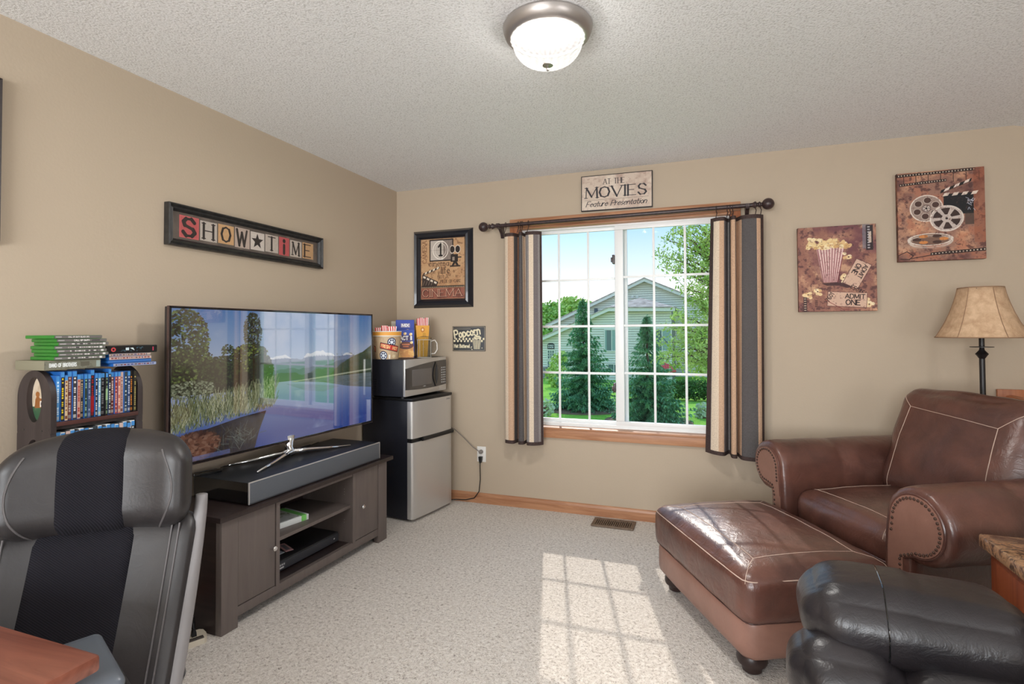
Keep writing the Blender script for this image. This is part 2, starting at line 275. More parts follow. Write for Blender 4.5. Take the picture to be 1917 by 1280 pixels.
class Art:
    def __init__(s, w, h, bg):
        s.w, s.h = w, h; s.a = np.ones((h, w, 3))*np.array(bg[:3])/255.
        s.asp = w/h            # coordinates: x 0..asp, y 0..1 up
    def _bb(s, x0, y0, x1, y1):
        H = s.h; a = max(0, int(x0*H)-1); b = min(s.w, int(x1*H)+2); c = max(0, int((1-y1)*H)-1); d = min(H, int((1-y0)*H)+2)
        if b <= a or d <= c: return None
        X, Y = np.meshgrid((np.arange(a, b)+.5)/H, 1-(np.arange(c, d)+.5)/H); return (slice(c, d), slice(a, b)), X, Y
    def put(s, sl, m, col, al=1.0):
        m = (m*al)[..., None]; s.a[sl] = s.a[sl]*(1-m)+np.array(col[:3])/255.*m
    def poly(s, pts, col, al=1.0, tex=0):
        xs = [p[0] for p in pts]; ys = [p[1] for p in pts]; r = s._bb(min(xs), min(ys), max(xs), max(ys))
        if not r: return s
        sl, X, Y = r; ins = np.zeros(X.shape, bool); n = len(pts)
        for i in range(n):
            (xa, ya), (xb, yb) = pts[i], pts[(i+1) % n]
            if ya == yb: continue
            ins ^= ((Y < ya) != (Y < yb)) & (X < (xb-xa)*(Y-ya)/(yb-ya)+xa)
        m = ins.astype(float)
        if tex: m = m*(1-tex*vnoise(m.shape[0], m.shape[1], 12, int(xs[0]*999) % 97, 3))
        s.put(sl, m, col, al); return s
    def rect(s, x0, y0, x1, y1, col, al=1.0, tex=0): return s.poly([(x0, y0), (x1, y0), (x1, y1), (x0, y1)], col, al, tex)
    def line(s, pts, wd, col, al=1.0):
        for i in range(len(pts)-1):
            (xa, ya), (xb, yb) = pts[i], pts[i+1]; w_ = wd/2; r = s._bb(min(xa, xb)-w_, min(ya, yb)-w_, max(xa, xb)+w_, max(ya, yb)+w_)
            if not r: continue
            sl, X, Y = r; dx, dy = xb-xa, yb-ya; L = dx*dx+dy*dy+1e-12; t = np.clip(((X-xa)*dx+(Y-ya)*dy)/L, 0, 1)
            d = np.hypot(X-xa-t*dx, Y-ya-t*dy); s.put(sl, np.clip((w_-d)*s.h+.5, 0, 1), col, al)
        return s
    def ell(s, cx, cy, rx, ry, col, al=1.0, ring=None, rot=0):
        R_ = max(rx, ry)+(ring or 0); r = s._bb(cx-R_, cy-R_, cx+R_, cy+R_)
        if not r: return s
        sl, X, Y = r; X = X-cx; Y = Y-cy; c, n = math.cos(rot), math.sin(rot); X, Y = X*c+Y*n, -X*n+Y*c
        d = (np.hypot(X/rx, Y/ry)-1)*min(rx, ry)
        m = np.clip((ring/2-np.abs(d))*s.h+.5, 0, 1) if ring else np.clip(-d*s.h+.5, 0, 1)
        s.put(sl, m, col, al); return s
    def text(s, t, x, y, h, col, thick=.14, thin=None, serif=False, sp=.18, cond=1.0, slant=0, rot=0, al=1.0, width=None):
        thin = thick if thin is None else thin
        tot = sum(GL.get(ch, GL[' '])[0]*cond*h+sp*h for ch in t)-sp*h
        if width: cond *= 1; k = (width+0.0)/tot; 
        else: k = 1
        cx = x; cr_, sr_ = math.cos(rot), math.sin(rot)
        def tr(px, py):
            lx = (cx-x)+(px*cond*h+py*slant*h)*k; ly = py*h; return (x+lx*cr_-ly*sr_, y+lx*sr_+ly*cr_)
        for ch in t:
            w_, st = GL.get(ch, GL[' '])
            if ch == '*':
                pts = []
                for i in range(10):
                    rr = .5 if i % 2 == 0 else .21; a_ = PI/2+i*PI/5; pts.append(tr(.45+rr*math.cos(a_), .5+rr*math.sin(a_)))
                s.poly(pts, col, al)
            for pl in st:
                for i in range(len(pl)-1):
                    a, b = pl[i], pl[i+1]; dx, dy = abs(b[0]-a[0]), abs(b[1]-a[1]); q = dy/(math.hypot(dx, dy)+1e-9)
                    if ch in 'NVWAMX' and (b[0]-a[0])*(b[1]-a[1]) > 0: q *= .25
                    s.line([tr(*a), tr(*b)], h*(thin+(thick-thin)*q), col, al)
                if serif:
                    for a, b in ((pl[0], pl[1]), (pl[-1], pl[-2])):
                        if abs(a[1]-b[1]) > .3 and (a[1] < .03 or a[1] > .97 or (ch.islower() and .55 < a[1] < .65)):
                            s.line([tr(a[0]-.13, a[1]), tr(a[0]+.13, a[1])], h*max(thin, .05), col, al)
            cx += (w_*cond*h+sp*h)*k
        return s
    def blot(s, cells, seed, col, lo, hi, al=1.0, box=None, aspect=None):
        n = vnoise(s.h, s.w, cells, seed, 5, aspect or s.asp); m = np.clip((n-lo)/(hi-lo), 0, 1)
        if box:
            x0, y0, x1, y1 = [int(q*s.h) for q in box]; mm = np.zeros_like(m); mm[s.h-y1:s.h-y0, x0:x1] = 1; m = m*mm
        s.put((slice(0, s.h), slice(0, s.w)), m, col, al); return s
    def image(s, name):
        im = bpy.data.images.new(name, s.w, s.h); a = np.ones((s.h, s.w, 4), np.float32); a[..., :3] = np.clip(s.a[::-1], 0, 1)
        im.pixels.foreach_set(a.ravel()); im.update(); im.pack(); return im
def print_mat(name, art, rough=.5, emit=0, **k):
    m = Mat(name).set(rough=rough, **k); t = m.n('ShaderNodeTexImage'); t.image = art.image(name); t.extension = 'EXTEND'
    if emit:
        m.set(col=(.005, .005, .005, 1), es=emit); m.l(t.outputs[0], m.b.inputs['Emission Color'])
    else: m.l(t.outputs[0], m.b.inputs['Base Color'])
    return m.m
def sheet(name, a, b, c, d, mat, parent=None, th=0, n=None):
    """thin printed sheet, corners bottom-left, bottom-right, top-right, top-left as seen from the front"""
    mb = MB().quad(a, b, c, d); return mb.build(name, mat, parent, uvs=[(0, 0), (1, 0), (1, 1), (0, 1)], fix=False)

# ================================================================== THE ROOM
XR, YF, H = 5.3, -6.7, 2.44
OX0, OX1, OZ0, OZ1 = 1.05, 2.53, .60, 2.075          # window opening
mb = MB(); mb.box(-.12, XR, YF, .14, -.12, 0); struct(mb.build('floor', M['carpet']))
mb = MB(); mb.box(-.12, OX0, 0, .14, 0, H); mb.box(OX1, XR, 0, .14, 0, H); mb.box(OX0, OX1, 0, .14, 0, OZ0); mb.box(OX0, OX1, 0, .14, OZ1, H)
struct(mb.build('wall_back', M['wall']))
mb = MB(); mb.box(-.12, 0, YF, 0, 0, H); struct(mb.build('wall_left', M['wall']))
mb = MB(); mb.box(XR, XR+.12, YF, -5.65, 0, H); mb.box(XR, XR+.12, -3.75, .14, 0, H); mb.box(XR, XR+.12, -5.65, -3.75, 0, .55); mb.box(XR, XR+.12, -5.65, -3.75, 1.85, H)
struct(mb.build('wall_right', M['wall']))
mb = MB(); mb.box(-.12, .5, YF-.12, YF, 0, H); mb.box(3.1, XR+.12, YF-.12, YF, 0, H); mb.box(.5, 3.1, YF-.12, YF, 0, .6); mb.box(.5, 3.1, YF-.12, YF, 2.1, H)
struct(mb.build('wall_front', M['wall']))
mb = MB(); mb.box(-.12, 4.0, YF, .14, H, H+.1)
mb.add([(4.0, YF, H), (4.0, .14, H), (XR+.12, .14, H-.36), (XR+.12, YF, H-.36), (4.0, YF, H+.1), (4.0, .14, H+.1), (XR+.12, .14, H+.1), (XR+.12, YF, H+.1)], [(0, 1, 2, 3), (4, 7, 6, 5), (0, 4, 5, 1), (2, 6, 7, 3), (0, 3, 7, 4), (1, 5, 6, 2)])
struct(mb.build('ceiling', M['ceiling']))
def oak_strip(name, pts, y0, y1, mat):               # baseboard moulding extruded along x
    mb = MB(); return mb
def baseboard_x(name, x0, x1):
    mb = MB(); mb.prism([(0, 0), (-.014, 0), (-.014, .055), (-.010, .070), (-.004, .076), (0, .076)], x0, x1, 'x'); return struct(mb.build(name, M['oak']))
baseboard_x('baseboard_back', 0, XR)
mb = MB(); mb.prism([(0, 0), (.014, 0), (.014, .055), (.010, .070), (.004, .076), (0, .076)], YF, -.014, 'y'); struct(mb.build('baseboard_left', M['oak_y']))
# made-up windows behind the camera, added to hold the fill lights
def added_window(name, a0, a1, z0, z1, plane, along):
    r = bpy.data.objects.new(name, None); C.objects.link(r); struct(r)
    def B(p0, p1, q0, q1, d0, d1, nm, mt):
        if along == 'x': box(nm, p0, p1, plane+d0, plane+d1, q0, q1, mt, r)
        else: box(nm, plane+d0, plane+d1, p0, p1, q0, q1, mt, r)
    for p0, p1, q0, q1 in ((a0, a1, z0, z0+.06), (a0, a1, z1-.06, z1), (a0, a0+.06, z0, z1), (a1-.06, a1, z0, z1), ((a0+a1)/2-.03, (a0+a1)/2+.03, z0, z1)): B(p0, p1, q0, q1, -.03, .03, 'window_frame', M['white_vinyl'])
    B(a0, a1, z0, z1, -.003, .003, 'pane', M['glass']); return r
added_window('fill_window_front', .5, 3.1, .6, 2.1, YF-.07, 'x'); added_window('fill_window_side', -5.65, -3.75, .55, 1.85, XR+.07, 'y')

# casing around the window
def trim(name, *a, mat=M['oak']): return struct(box(name, *a, mat, b=.004))
trim('trim_1', .985, 2.58, -.018, 0, 2.072, 2.133); trim('trim_2', .985, 1.05, -.017, 0, .60, 2.072, mat=M['oak_z']); trim('trim_3', 2.53, 2.58, -.017, 0, .60, 2.072, mat=M['oak_z'])
trim('trim_4', .985, 2.58, -.022, 0, .528, .590); trim('trim_5', .97, 2.595, -.030, .055, .588, .606)
trim('trim_6', 1.05, 2.53, 0, .13, 2.057, 2.075); trim('trim_7', 1.05, 1.062, 0, .13, .606, 2.055, mat=M['oak_z']); trim('trim_8', 2.514, 2.53, 0, .13, .606, 2.055, mat=M['oak_z'])
def Wn(x, z, y): k = (y+3.79)/3.79; return 2.363-(2.363-x)*k, 1.292+(z-1.292)*k
win = bpy.data.objects.new('window_1', None); C.objects.link(win); struct(win)
def wb(nm, x0, x1, z0, z1, y0, y1, b=.004):
    a, c = Wn(x0, z0, y0); d, e_ = Wn(x1, z1, y0); return box(nm, a, d, y0, y1, c, e_, M['white_vinyl'], win, b)
# outer frame
for q in ((1.045, 2.511, 2.035, 2.055), (1.045, 2.511, .600, .628), (1.045, 1.092, .628, 2.035), (2.478, 2.511, .628, 2.035)): wb('window_frame', *q, .052, .13)
wb('frame_track', 1.09, 2.48, .628, .640, .058, .12, .002)
# left sash then right sash (the right one slides in front)
def sash(x0, x1, y0, y1, zb, zt, vx, hz, st):
    wb('sash_rail', x0, x1, zb, .668, y0, y1); wb('sash_rail', x0, x1, 2.005, zt, y0, y1)
    wb('sash_stile', x0, x0+st[0], .668, 2.005, y0, y1); wb('sash_stile', x1-st[1], x1, .668, 2.005, y0, y1)
    ym = (y0+y1)/2
    for x in vx: wb('muntin', x-.008, x+.008, .668, 2.005, ym-.004, ym+.004, .002)
    for z in hz: wb('muntin', x0+st[0], x1-st[1], z-.008, z+.008, ym-.0035, ym+.0045, .002)
    a, c = Wn(x0+st[0]-.003, .664, ym); d, e_ = Wn(x1-st[1]+.003, 2.008, ym)
    mb = MB().quad((a, ym+.006, c), (d, ym+.006, c), (d, ym+.006, e_), (a, ym+.006, e_)); mb.build('pane', M['glass'], win)
sash(1.09, 1.795, .088, .112, .640, 2.035, (1.358, 1.573), (.997, 1.331, 1.665), (.05, .035))
sash(1.762, 2.484, .058, .084, .634, 2.037, (2.027, 2.232), (1.003, 1.333, 1.672), (.058, .04))
a, c = Wn(1.80, .645, .122); d, e_ = Wn(2.47, 2.03, .122)
wb('screen_frame', 1.79, 1.848, .64, 2.03, .126, .15); MB().quad((a, .122, c), (d, .122, c), (d, .122, e_), (a, .122, e_)).build('insect_screen', M['screen'], win)
for z in (1.80, .90):
    a, c = Wn(1.752, z, .05); mb = MB().rbox(a-.007, a+.007, .040, .087, c-.032, c+.032, .003); mb.rbox(a-.016, a-.004, .034, .048, c-.022, c+.012, .003); mb.build('sash_latch', M['bronze'], win, smooth=True)

# ================================================================== OUTDOORS
GZ = -2.7
m = Mat('lawn_grass').set(rough=.95, spec=.05); v = m.coords(); f = m.noise(v, .5, 6, .7); g = m.noise(v, 14, 4, .7)
mx = m.n('ShaderNodeMix'); mx.data_type = 'FLOAT'; mx.inputs[0].default_value = .5; m.l(f, mx.inputs[2]); m.l(g, mx.inputs[3])
m.l(m.ramp(mx.outputs[0], [(.38, s2l((104, 160, 56))), (.6, s2l((160, 212, 88)))]), m.b.inputs['Base Color']); m.bump(g, .6, .08)
mb = MB().box(-60, 60, 3, 130, GZ-.3, GZ); o = mb.build('lawn', m.m); struct(o)
siding_gap_shade = plain('siding_shade_lines', (128, 128, 118), .8); siding = plain('pale_vinyl_siding', (232, 230, 212), .6); white_trim = plain('white_trim_paint', (226, 224, 212), .6)  # darker colour seen through the board gaps paints the laps' shade lines
shingle = speck('weathered_shingles', (150, 136, 126), (206, 190, 178), 2.6, .9, .4, .05)
def pz(px, py, Y): p = at(px, py, 'y', Y); return p.x, p.z
house = thing('neighbour_house', 'pale sided house with stepped gables seen through the window', 'house', (0, 0, 0))
def lap(name, outline, Y, back=5):
    xs0 = [p[0] for p in outline]; zs0 = [p[1] for p in outline]; mb = MB(); step = .2; z = min(zs0)
    while z < max(zs0)-.05:
        def span(zz):
            X = []
            for i in range(len(outline)):
                (xa, za), (xb, zb) = outline[i], outline[(i+1) % len(outline)]
                if (za <= zz) != (zb <= zz): X.append(xa+(xb-xa)*(zz-za)/(zb-za))
            return (min(X), max(X)) if len(X) > 1 else None
        s0, s1 = span(z+.001), span(min(z+step, max(zs0)-.005))
        if s0 and s1:
            t = min(z+step, max(zs0)); mb.add([(s0[0], Y-.06, z), (s0[1], Y-.06, z), (s1[1], Y, t-.028), (s1[0], Y, t-.028), (s0[0], Y, z), (s0[1], Y, z)], [(0, 1, 2, 3), (4, 5, 1, 0)])
        z += step
    o = mb.build(name, siding, house, fix=False); MB().prism(outline, Y+.002, Y+back, 'y').build('wall_shade_backing', siding_gap_shade, o); return o
YM, YW = 46.0, 41.0
mg = [pz(1035, 607, YM), pz(1207, 526, YM), pz(1395, 600, YM)]
lap('gable_wall', [(mg[0][0], GZ), (mg[2][0], GZ), mg[2], mg[1], mg[0]], YM)
wg = [pz(1002, 642, YW), pz(1141, 581, YW), pz(1257, 581, YW)]
lap('wing_wall', [(wg[0][0], GZ), (wg[2][0], GZ), wg[2], wg[1], wg[0]], YW, 4.9)
def rake(p, q, Y, th=.26, over=.5, dep=5, nm='roof_edge'):
    (xa, za), (xb, zb) = p, q; mb = MB(); mb.prism([(xa, za-th*.3), (xb, zb-th*.3), (xb, zb+th*.7), (xa, za+th*.7)], Y-over, Y-over+.12, 'y'); mb.build(nm, white_trim, house)
    mb = MB(); mb.prism([(xa, za+th*.7), (xb, zb+th*.7), (xb, zb+th*.7+.1), (xa, za+th*.7+.1)], Y-over-.04, Y+dep, 'y'); mb.build('roof', shingle, house)
rake((mg[0][0]-.6, mg[0][1]-.28), mg[1], YM); rake(mg[1], mg[2], YM)
rake((wg[0][0]-.5, wg[0][1]-.22), wg[1], YW); rake(wg[1], (wg[2][0]+.3, wg[2][1]), YW)
ap = pz(1199, 557, YW+2.5); a, b = wg[1], (wg[2][0]+.35, wg[2][1])
mb = MB(); mb.add([(a[0]-.3, YW-.5, a[1]+.25), (b[0], YW-.5, b[1]+.25), (b[0], YW+5, b[1]+.25), (a[0]-.3, YW+5, a[1]+.25), (ap[0], YW+2.5, ap[1])], [(0, 1, 4), (1, 2, 4), (2, 3, 4), (3, 0, 4)]); mb.build('hip_roof', shingle, house)
hw_glass = plain('house_window_glass', (96, 120, 118), .2); hw_curt = plain('house_curtain', (150, 176, 166), .7); stone = speck('grey_stone', (120, 116, 112), (170, 166, 160), 3, .9, .6, .1)
def hwin(x0, y0, x1, y1, Y, cols=2, rows=1, curtain=True):
    (xa, zt), (xb, zb) = pz(x0, y0, Y), pz(x1, y1, Y); fr = MB(); t = .09
    for q in ((xa-t, xb+t, zb-t, zb), (xa-t, xb+t, zt, zt+t), (xa-t, xa, zb, zt), (xb, xb+t, zb, zt)): fr.box(q[0], q[1], Y-.1, Y-.02, q[2], q[3])
    for i in range(1, cols): x = xa+(xb-xa)*i/cols; fr.box(x-.03, x+.03, Y-.09, Y-.02, zb, zt)
    for i in range(1, rows): z = zb+(zt-zb)*i/rows; fr.box(xa, xb, Y-.09, Y-.02, z-.02, z+.02)
    f = fr.build('window', white_trim, house); MB().box(xa, xb, Y-.06, Y-.036, zb, zt).build('window_pane', hw_curt if curtain else hw_glass, f)
    if curtain: MB().box(xa+(xb-xa)*.12, xa+(xb-xa)*.44, Y-.075, Y-.061, zb, zt).build('window_pane_shade', hw_glass, f)
hwin(1133, 618, 1158, 656, YW); hwin(1224, 618, 1256, 656, YW); hwin(1139, 682, 1160, 697, YW, 2, 1, False)
hwin(1026, 656, 1037.5, 671, YW, 3, 3, False); hwin(1026, 676, 1037.5, 698, YW, 3, 3, False)
(xa, zt), (xb, zb) = pz(1025.5, 642, YW), pz(1038, 653, YW)
art = Art(160, 140, (38, 42, 44)); art.text('6463', .08, .56, .30, (235, 235, 235), .2, width=.98); art.text('6408', .08, .12, .30, (235, 235, 235), .2, width=.98)
pl = MB().prism([(xa, zb), (xb, zb), (xb, zt-.12), (xb-.12, zt), (xa+.12, zt), (xa, zt-.12)], YW-.09, YW-.04, 'y').build('number_plaque', plain('plaque_black', (38, 42, 44), .5), house); tag(pl, 'black plaque with the white house numbers')
sheet('numbers', (xa+.03, YW-.092, zb+.03), (xb-.03, YW-.092, zb+.03), (xb-.03, YW-.092, zt-.08), (xa+.03, YW-.092, zt-.08), print_mat('number_print', art), pl)
for q in ((1184, 556), (1193, 556)):
    x, z = pz(*q, YM); MB().rbox(x-.13, x+.13, YM-.2, YM-.02, z-.13, z+.13, .03).build('wall_vent', white_trim, house)
x, z = pz(1116, 583, YM); MB().rbox(x-.15, x+.15, YM-.2, YM-.02, z-.28, z+.28, .03).build('wall_lantern', plain('slate_lantern', (80, 92, 100), .5), house)
sb = MB(); x0, x1 = wg[0][0], pz(1034, 700, YW)[0]; random.seed(3)
for k in range(5):
    x = x0
    while x < x1:
        l = random.uniform(.25, .5); sb.rbox(x+.01, min(x+l, x1)-.01, YW-.22-random.uniform(0, .05), YW-.02, GZ+k*.2+.01, GZ+(k+1)*.2-.01, .02); x += l
tag(sb.build('stone_course', stone, house), kind='stuff')

leafmats = {}
def foliage_mat(name, c1, c2):
    m = Mat(name).set(rough=.8, spec=.15); v = m.coords(); f = m.noise(v, 2.2, 4, .7)
    m.l(m.ramp(f, [(.35, s2l(c1)), (.65, s2l(c2))]), m.b.inputs['Base Color']); return m.m
spr = foliage_mat('spruce_needles', (66, 122, 84), (150, 200, 150)); lf = foliage_mat('fresh_green_leaves', (132, 172, 66), (214, 232, 138)); lf2 = foliage_mat('mid_green_leaves', (108, 156, 66), (190, 218, 122)); bark = plain('bark', (96, 78, 62), .9)
def spruce(name, label, base, h, r, seed, dens=1.0):
    rnd = random.Random(seed); t = thing(name, label, 'tree', base, 0, 'spruces on the lawn')
    MB().tube([(0, 0, 0), (0, 0, h*.5), (0, 0, h*.97)], [.12, .07, .015], 6).build('trunk', bark, t); mb = MB()
    for b_ in range(int(430*dens)):
        q = rnd.random()**1.5; z = .22+(h-.3)*q; a = rnd.uniform(0, 2*PI); rr = r*(1-q)**1.05*(.72+.42*rnd.random())+.07; L = rr*rnd.uniform(.8, 1.1); c, s = math.cos(a), math.sin(a)
        out = Vector((c, s, 0)); side0 = Vector((-s, c, 0)); rise = rnd.uniform(-.05, .16)+.35*(q-.3); m_ = max(3, int(L/.15))
        for j in range(m_):
            u = (j+.6)/m_; p = out*(L*u)+Vector((0, 0, z+L*(rise*u-.30*u*u+.20*u**4)))
            for sd in (-1, 1):
                wd = (.10+.22*L*(1-u)*.7)*rnd.uniform(.7, 1.2); tip = p+side0*sd*wd+out*rnd.uniform(.08, .2)+Vector((0, 0, rnd.uniform(-.16, .05))); up = Vector((0, 0, rnd.uniform(.03, .07)))
                mb.add([p-out*.05, p+out*.09, tip], [(0, 1, 2)]); mb.add([p+up, p-up*1.3, tip*.7+p*.3+Vector((0, 0, -.10))], [(0, 1, 2)])
        e_ = out*L+Vector((0, 0, z+L*(rise-.10))); mb.add([e_-out*.12+side0*.06, e_-out*.12-side0*.06, e_+out*.12+Vector((0, 0, .05))], [(0, 1, 2)])
    for k in range(9): z = h-.5+k*.06; a = k*2.4; d_ = Vector((math.cos(a), math.sin(a), .7))*(.26-.022*k); mb.add([(0, 0, z), (0, .02, z+.06), tuple(Vector((0, 0, z))+d_)], [(0, 1, 2)])
    tag(mb.build('needles', spr, t, fix=False), kind='stuff')
    x, y = 0, 0; MB().lathe([(r*1.1, .0), (r*1.08, .05), (.001, .09)], 24).build('mulch_bed', plain('mulch', (120, 96, 74), .95), t)
    return t
p = at(1093, 765, 'z', GZ); spruce('spruce_tree', 'full blue-green spruce in front of the house, behind the left sash', p, 5.75, 1.98, 3, 1.2)
p = at(1213, 790, 'z', GZ); spruce('spruce_tree', 'slimmer spruce with a sparse pointed top, behind the right sash', p, 4.7, 1.75, 8, 1.0)
def leafcloud(mb, p, n, spread, size, rnd):
    for _ in range(n):
        c = p+Vector([rnd.gauss(0, spread) for _ in range(3)]); a = Vector([rnd.uniform(-1, 1) for _ in range(3)]).normalized(); b = a.orthogonal().normalized(); s = size*rnd.uniform(.6, 1.2)
        mb.add([c-a*s, c+b*s*.45, c+a*s, c-b*s*.45], [(0, 1, 2, 3)])
def tree(name, label, trunk, tips, Y, leaf, mat, per, spread, seed, top):
    rnd = random.Random(seed); t = thing(name, label, 'tree', trunk); tb = Vector(trunk); mb = MB(); br = MB()
    tp = at(*top, 'y', Y)-tb; br.tube([(0, 0, 0), tp*.5+Vector((.1, 0, 0)), tp], [.16, .10, .02], 7)
    for (px, py, oz, dy) in tips:
        tip = at(px, py, 'y', Y+dy)-tb; st = tp*max(.12, min(.9, (tip.z-oz)/tp.z)); mid = st.lerp(tip, .5)+Vector((0, 0, .12)); br.tube([st, mid, tip], [.035, .02, .006], 5)
        for k in range(9):
            q = .2+.8*k/8; pp = st.lerp(mid, q*2) if q < .5 else mid.lerp(tip, q*2-1); leafcloud(mb, pp, per, spread*(1.15-q*.6), leaf, rnd)
            if k % 2: 
                e_ = pp+Vector((rnd.uniform(-.4, .2), rnd.uniform(-.4, .4), rnd.uniform(.05, .4))); br.tube([pp, e_], [.01, .004], 4); leafcloud(mb, e_, per//2, spread*.5, leaf, rnd)
    br.build('branches', bark, t); tag(mb.build('leaves', mat, t, fix=False), kind='stuff'); return t
p = at(1352, 800, 'y', 13); tips = [(1232, 478, .8, 0), (1246, 448, .9, .3), (1262, 432, 1.0, -.2), (1282, 428, 1, .3), (1305, 415, 1, 0), (1328, 430, .9, .2), (1240, 500, .7, -.3), (1300, 455, .8, 0), (1325, 480, .7, .3), (1290, 505, .6, 0), (1318, 525, .6, 0),
 (1275, 480, .8, .4), (1262, 590, .6, 0), (1288, 560, .5, .3), (1310, 580, .4, 0), (1250, 612, .5, .2), (1238, 640, .3, 0), (1252, 655, .2, -.2), (1275, 630, .3, 0), (1300, 640, .3, .3), (1320, 620, .2, 0), (1232, 672, 0, 0), (1262, 682, 0, .3), (1290, 680, 0, 0), (1318, 670, .1, 0), (1325, 560, .4, 0), (1304, 700, -.1, .4), (1278, 540, .5, 0)]
tree('maple_tree', 'light green leafy tree reaching in from the right of the window', (p.x, p.y, GZ), tips, 13, .062, lf, 24, .17, 5, (1340, 440))
def bush(name, label, cat, pts, mat, size, n, group=None, seed=1):
    rnd = random.Random(seed); c0 = pts[0]; t = thing(name, label, cat, (c0[0], c0[1], GZ), 0, group); mb = MB(); MB().tube([(0, 0, 0), (0, 0, max(.4, c0[2]-GZ))], [.14, .08], 6).build('trunk', bark, t)
    for (x, y, z, rx, rz) in pts:
        for _ in range(n):
            a = Vector([rnd.gauss(0, 1) for _ in range(3)]).normalized()*rnd.uniform(.55, 1.0); c = Vector((x-c0[0]+a.x*rx, y-c0[1]+a.y*rx, z-GZ+a.z*rz))
            if c.z < 0: continue
            d = Vector([rnd.uniform(-1, 1) for _ in range(3)]).normalized(); b = d.orthogonal().normalized(); s = size*rnd.uniform(.6, 1.2); mb.add([c-d*s, c+b*s*.6, c+d*s, c-b*s*.6], [(0, 1, 2, 3)])
    tag(mb.build('leaves', mat, t, fix=False), kind='stuff'); return t
def bp(px, py, Y, rx, rz): q = at(px, py, 'y', Y); return (q.x, q.y, q.z, rx, rz)
bush('shade_tree', 'rounded green tree beyond the low left eave of the house', 'tree', [bp(1028, 622, 62, 2.6, 4), bp(1034, 598, 62, 1.9, 2.4), bp(1018, 650, 60, 2.5, 3), bp(1012, 610, 62, 2, 3)], lf2, .30, 620, None, 2)
bush('spreading_tree', 'wider tree with upright twigs above the house roof slope', 'tree', [bp(1072, 590, 78, 3.6, 2.2), bp(1056, 602, 78, 2.8, 2.4), bp(1090, 582, 78, 2.3, 1.8), bp(1070, 574, 78, 2.6, 1.6)], lf, .36, 520, None, 4)
q = at(1285, 722, 'y', 29); bush('hedge', 'low dark green hedge on the lawn behind the right sash', 'hedge', [(q.x-1.3+i*.62, 29, GZ+.62, .6, .6) for i in range(7)], foliage_mat('hedge_leaves', (44, 84, 40), (96, 136, 66)), .11, 420, None, 6)
q = at(1040, 690, 'y', 36); bush('shrub', 'pale green shrub at the corner by the numbered wall', 'shrub', [bp(1046, 690, 34, .75, 1.2), bp(1040, 705, 34, .8, .9), bp(1052, 672, 34, .4, .6)], lf, .12, 420, None, 7)
q = at(1020, 745, 'y', 21); bush('grass_clump', 'whitish ornamental grass clump at the left edge of the lawn', 'plant', [(q.x, 21, GZ+.35, .5, .45)], plain('pale_grass_blades', (190, 205, 165), .8), .12, 160, None, 8)
q = at(1316, 782, 'z', GZ); bush('grass_clump', 'whitish ornamental grass clump low in the right corner of the window', 'plant', [(q.x, q.y, GZ+.3, .4, .4)], plain('pale_grass_blades_b', (190, 205, 165), .8), .12, 160, None, 9)
q = at(1240, 690, 'y', 36); t = thing('patio_umbrella', 'red patio umbrella on the lawn beside the house wall', 'umbrella', (q.x, 36, GZ))
MB().tube([(0, 0, 0), (0, 0, 1.9)], .025, 6).build('pole', M['iron'], t)
MB().lathe([(.95, 1.12), (.93, 1.22), (.5, 1.62), (.02, 1.85)], 8).build('canopy', plain('red_canvas', (214, 74, 74), .8), t)

# ================================================================== CEILING LAMP, CURTAINS, WALL PIECES
lamp = thing('ceiling_lamp', 'flush ceiling light with ribbed frosted dome and brushed nickel ring', 'lamp', (1.815, -1.865, H))
MB().lathe([(.02, -.001), (.163, -.001), (.168, -.010), (.166, -.020), (.158, -.040), (.142, -.050), (.137, -.050), (.136, -.040), (.150, -.030), (.02, -.012)], 64).build('metal_ring', M['nickel'], lamp, smooth=True)
m = bpy.data.materials.new('frosted_lit_glass'); m.use_nodes = True; t = m.node_tree; t.nodes.clear()
o_ = t.nodes.new('ShaderNodeOutputMaterial'); ad = t.nodes.new('ShaderNodeAddShader'); mx = t.nodes.new('ShaderNodeMixShader'); tr = t.nodes.new('ShaderNodeBsdfTransparent'); gl = t.nodes.new('ShaderNodeBsdfGlossy'); em = t.nodes.new('ShaderNodeEmission')
tc = t.nodes.new('ShaderNodeTexCoord'); sp = t.nodes.new('ShaderNodeSeparateXYZ'); at2 = t.nodes.new('ShaderNodeMath'); at2.operation = 'ARCTAN2'; mu = t.nodes.new('ShaderNodeMath'); mu.operation = 'MULTIPLY'; mu.inputs[1].default_value = 28
sn = t.nodes.new('ShaderNodeMath'); sn.operation = 'SINE'; rp = t.nodes.new('ShaderNodeMapRange'); rp.inputs[1].default_value = -1; rp.inputs[2].default_value = 1; rp.inputs[3].default_value = .26; rp.inputs[4].default_value = .42
t.links.new(tc.outputs['Object'], sp.inputs[0]); t.links.new(sp.outputs['Y'], at2.inputs[0]); t.links.new(sp.outputs['X'], at2.inputs[1]); t.links.new(at2.outputs[0], mu.inputs[0]); t.links.new(mu.outputs[0], sn.inputs[0]); t.links.new(sn.outputs[0], rp.inputs[0]); t.links.new(rp.outputs[0], em.inputs[1])
gl.inputs['Roughness'].default_value = .35; mx.inputs[0].default_value = .04; tr.inputs[0].default_value = (.9, .9, .9, 1); em.inputs[0].default_value = (1, .985, .96, 1)
t.links.new(tr.outputs[0], mx.inputs[1]); t.links.new(gl.outputs[0], mx.inputs[2]); t.links.new(mx.outputs[0], ad.inputs[0]); t.links.new(em.outputs[0], ad.inputs[1]); t.links.new(ad.outputs[0], o_.inputs[0])
prof = [(.137, -.046), (.139, -.054), (.132, -.060)]+[(.130*math.cos(a)**.8, -.060-.088*math.sin(a)) for a in [i*PI/2/12 for i in range(1, 12)]]+[(.012, -.148)]
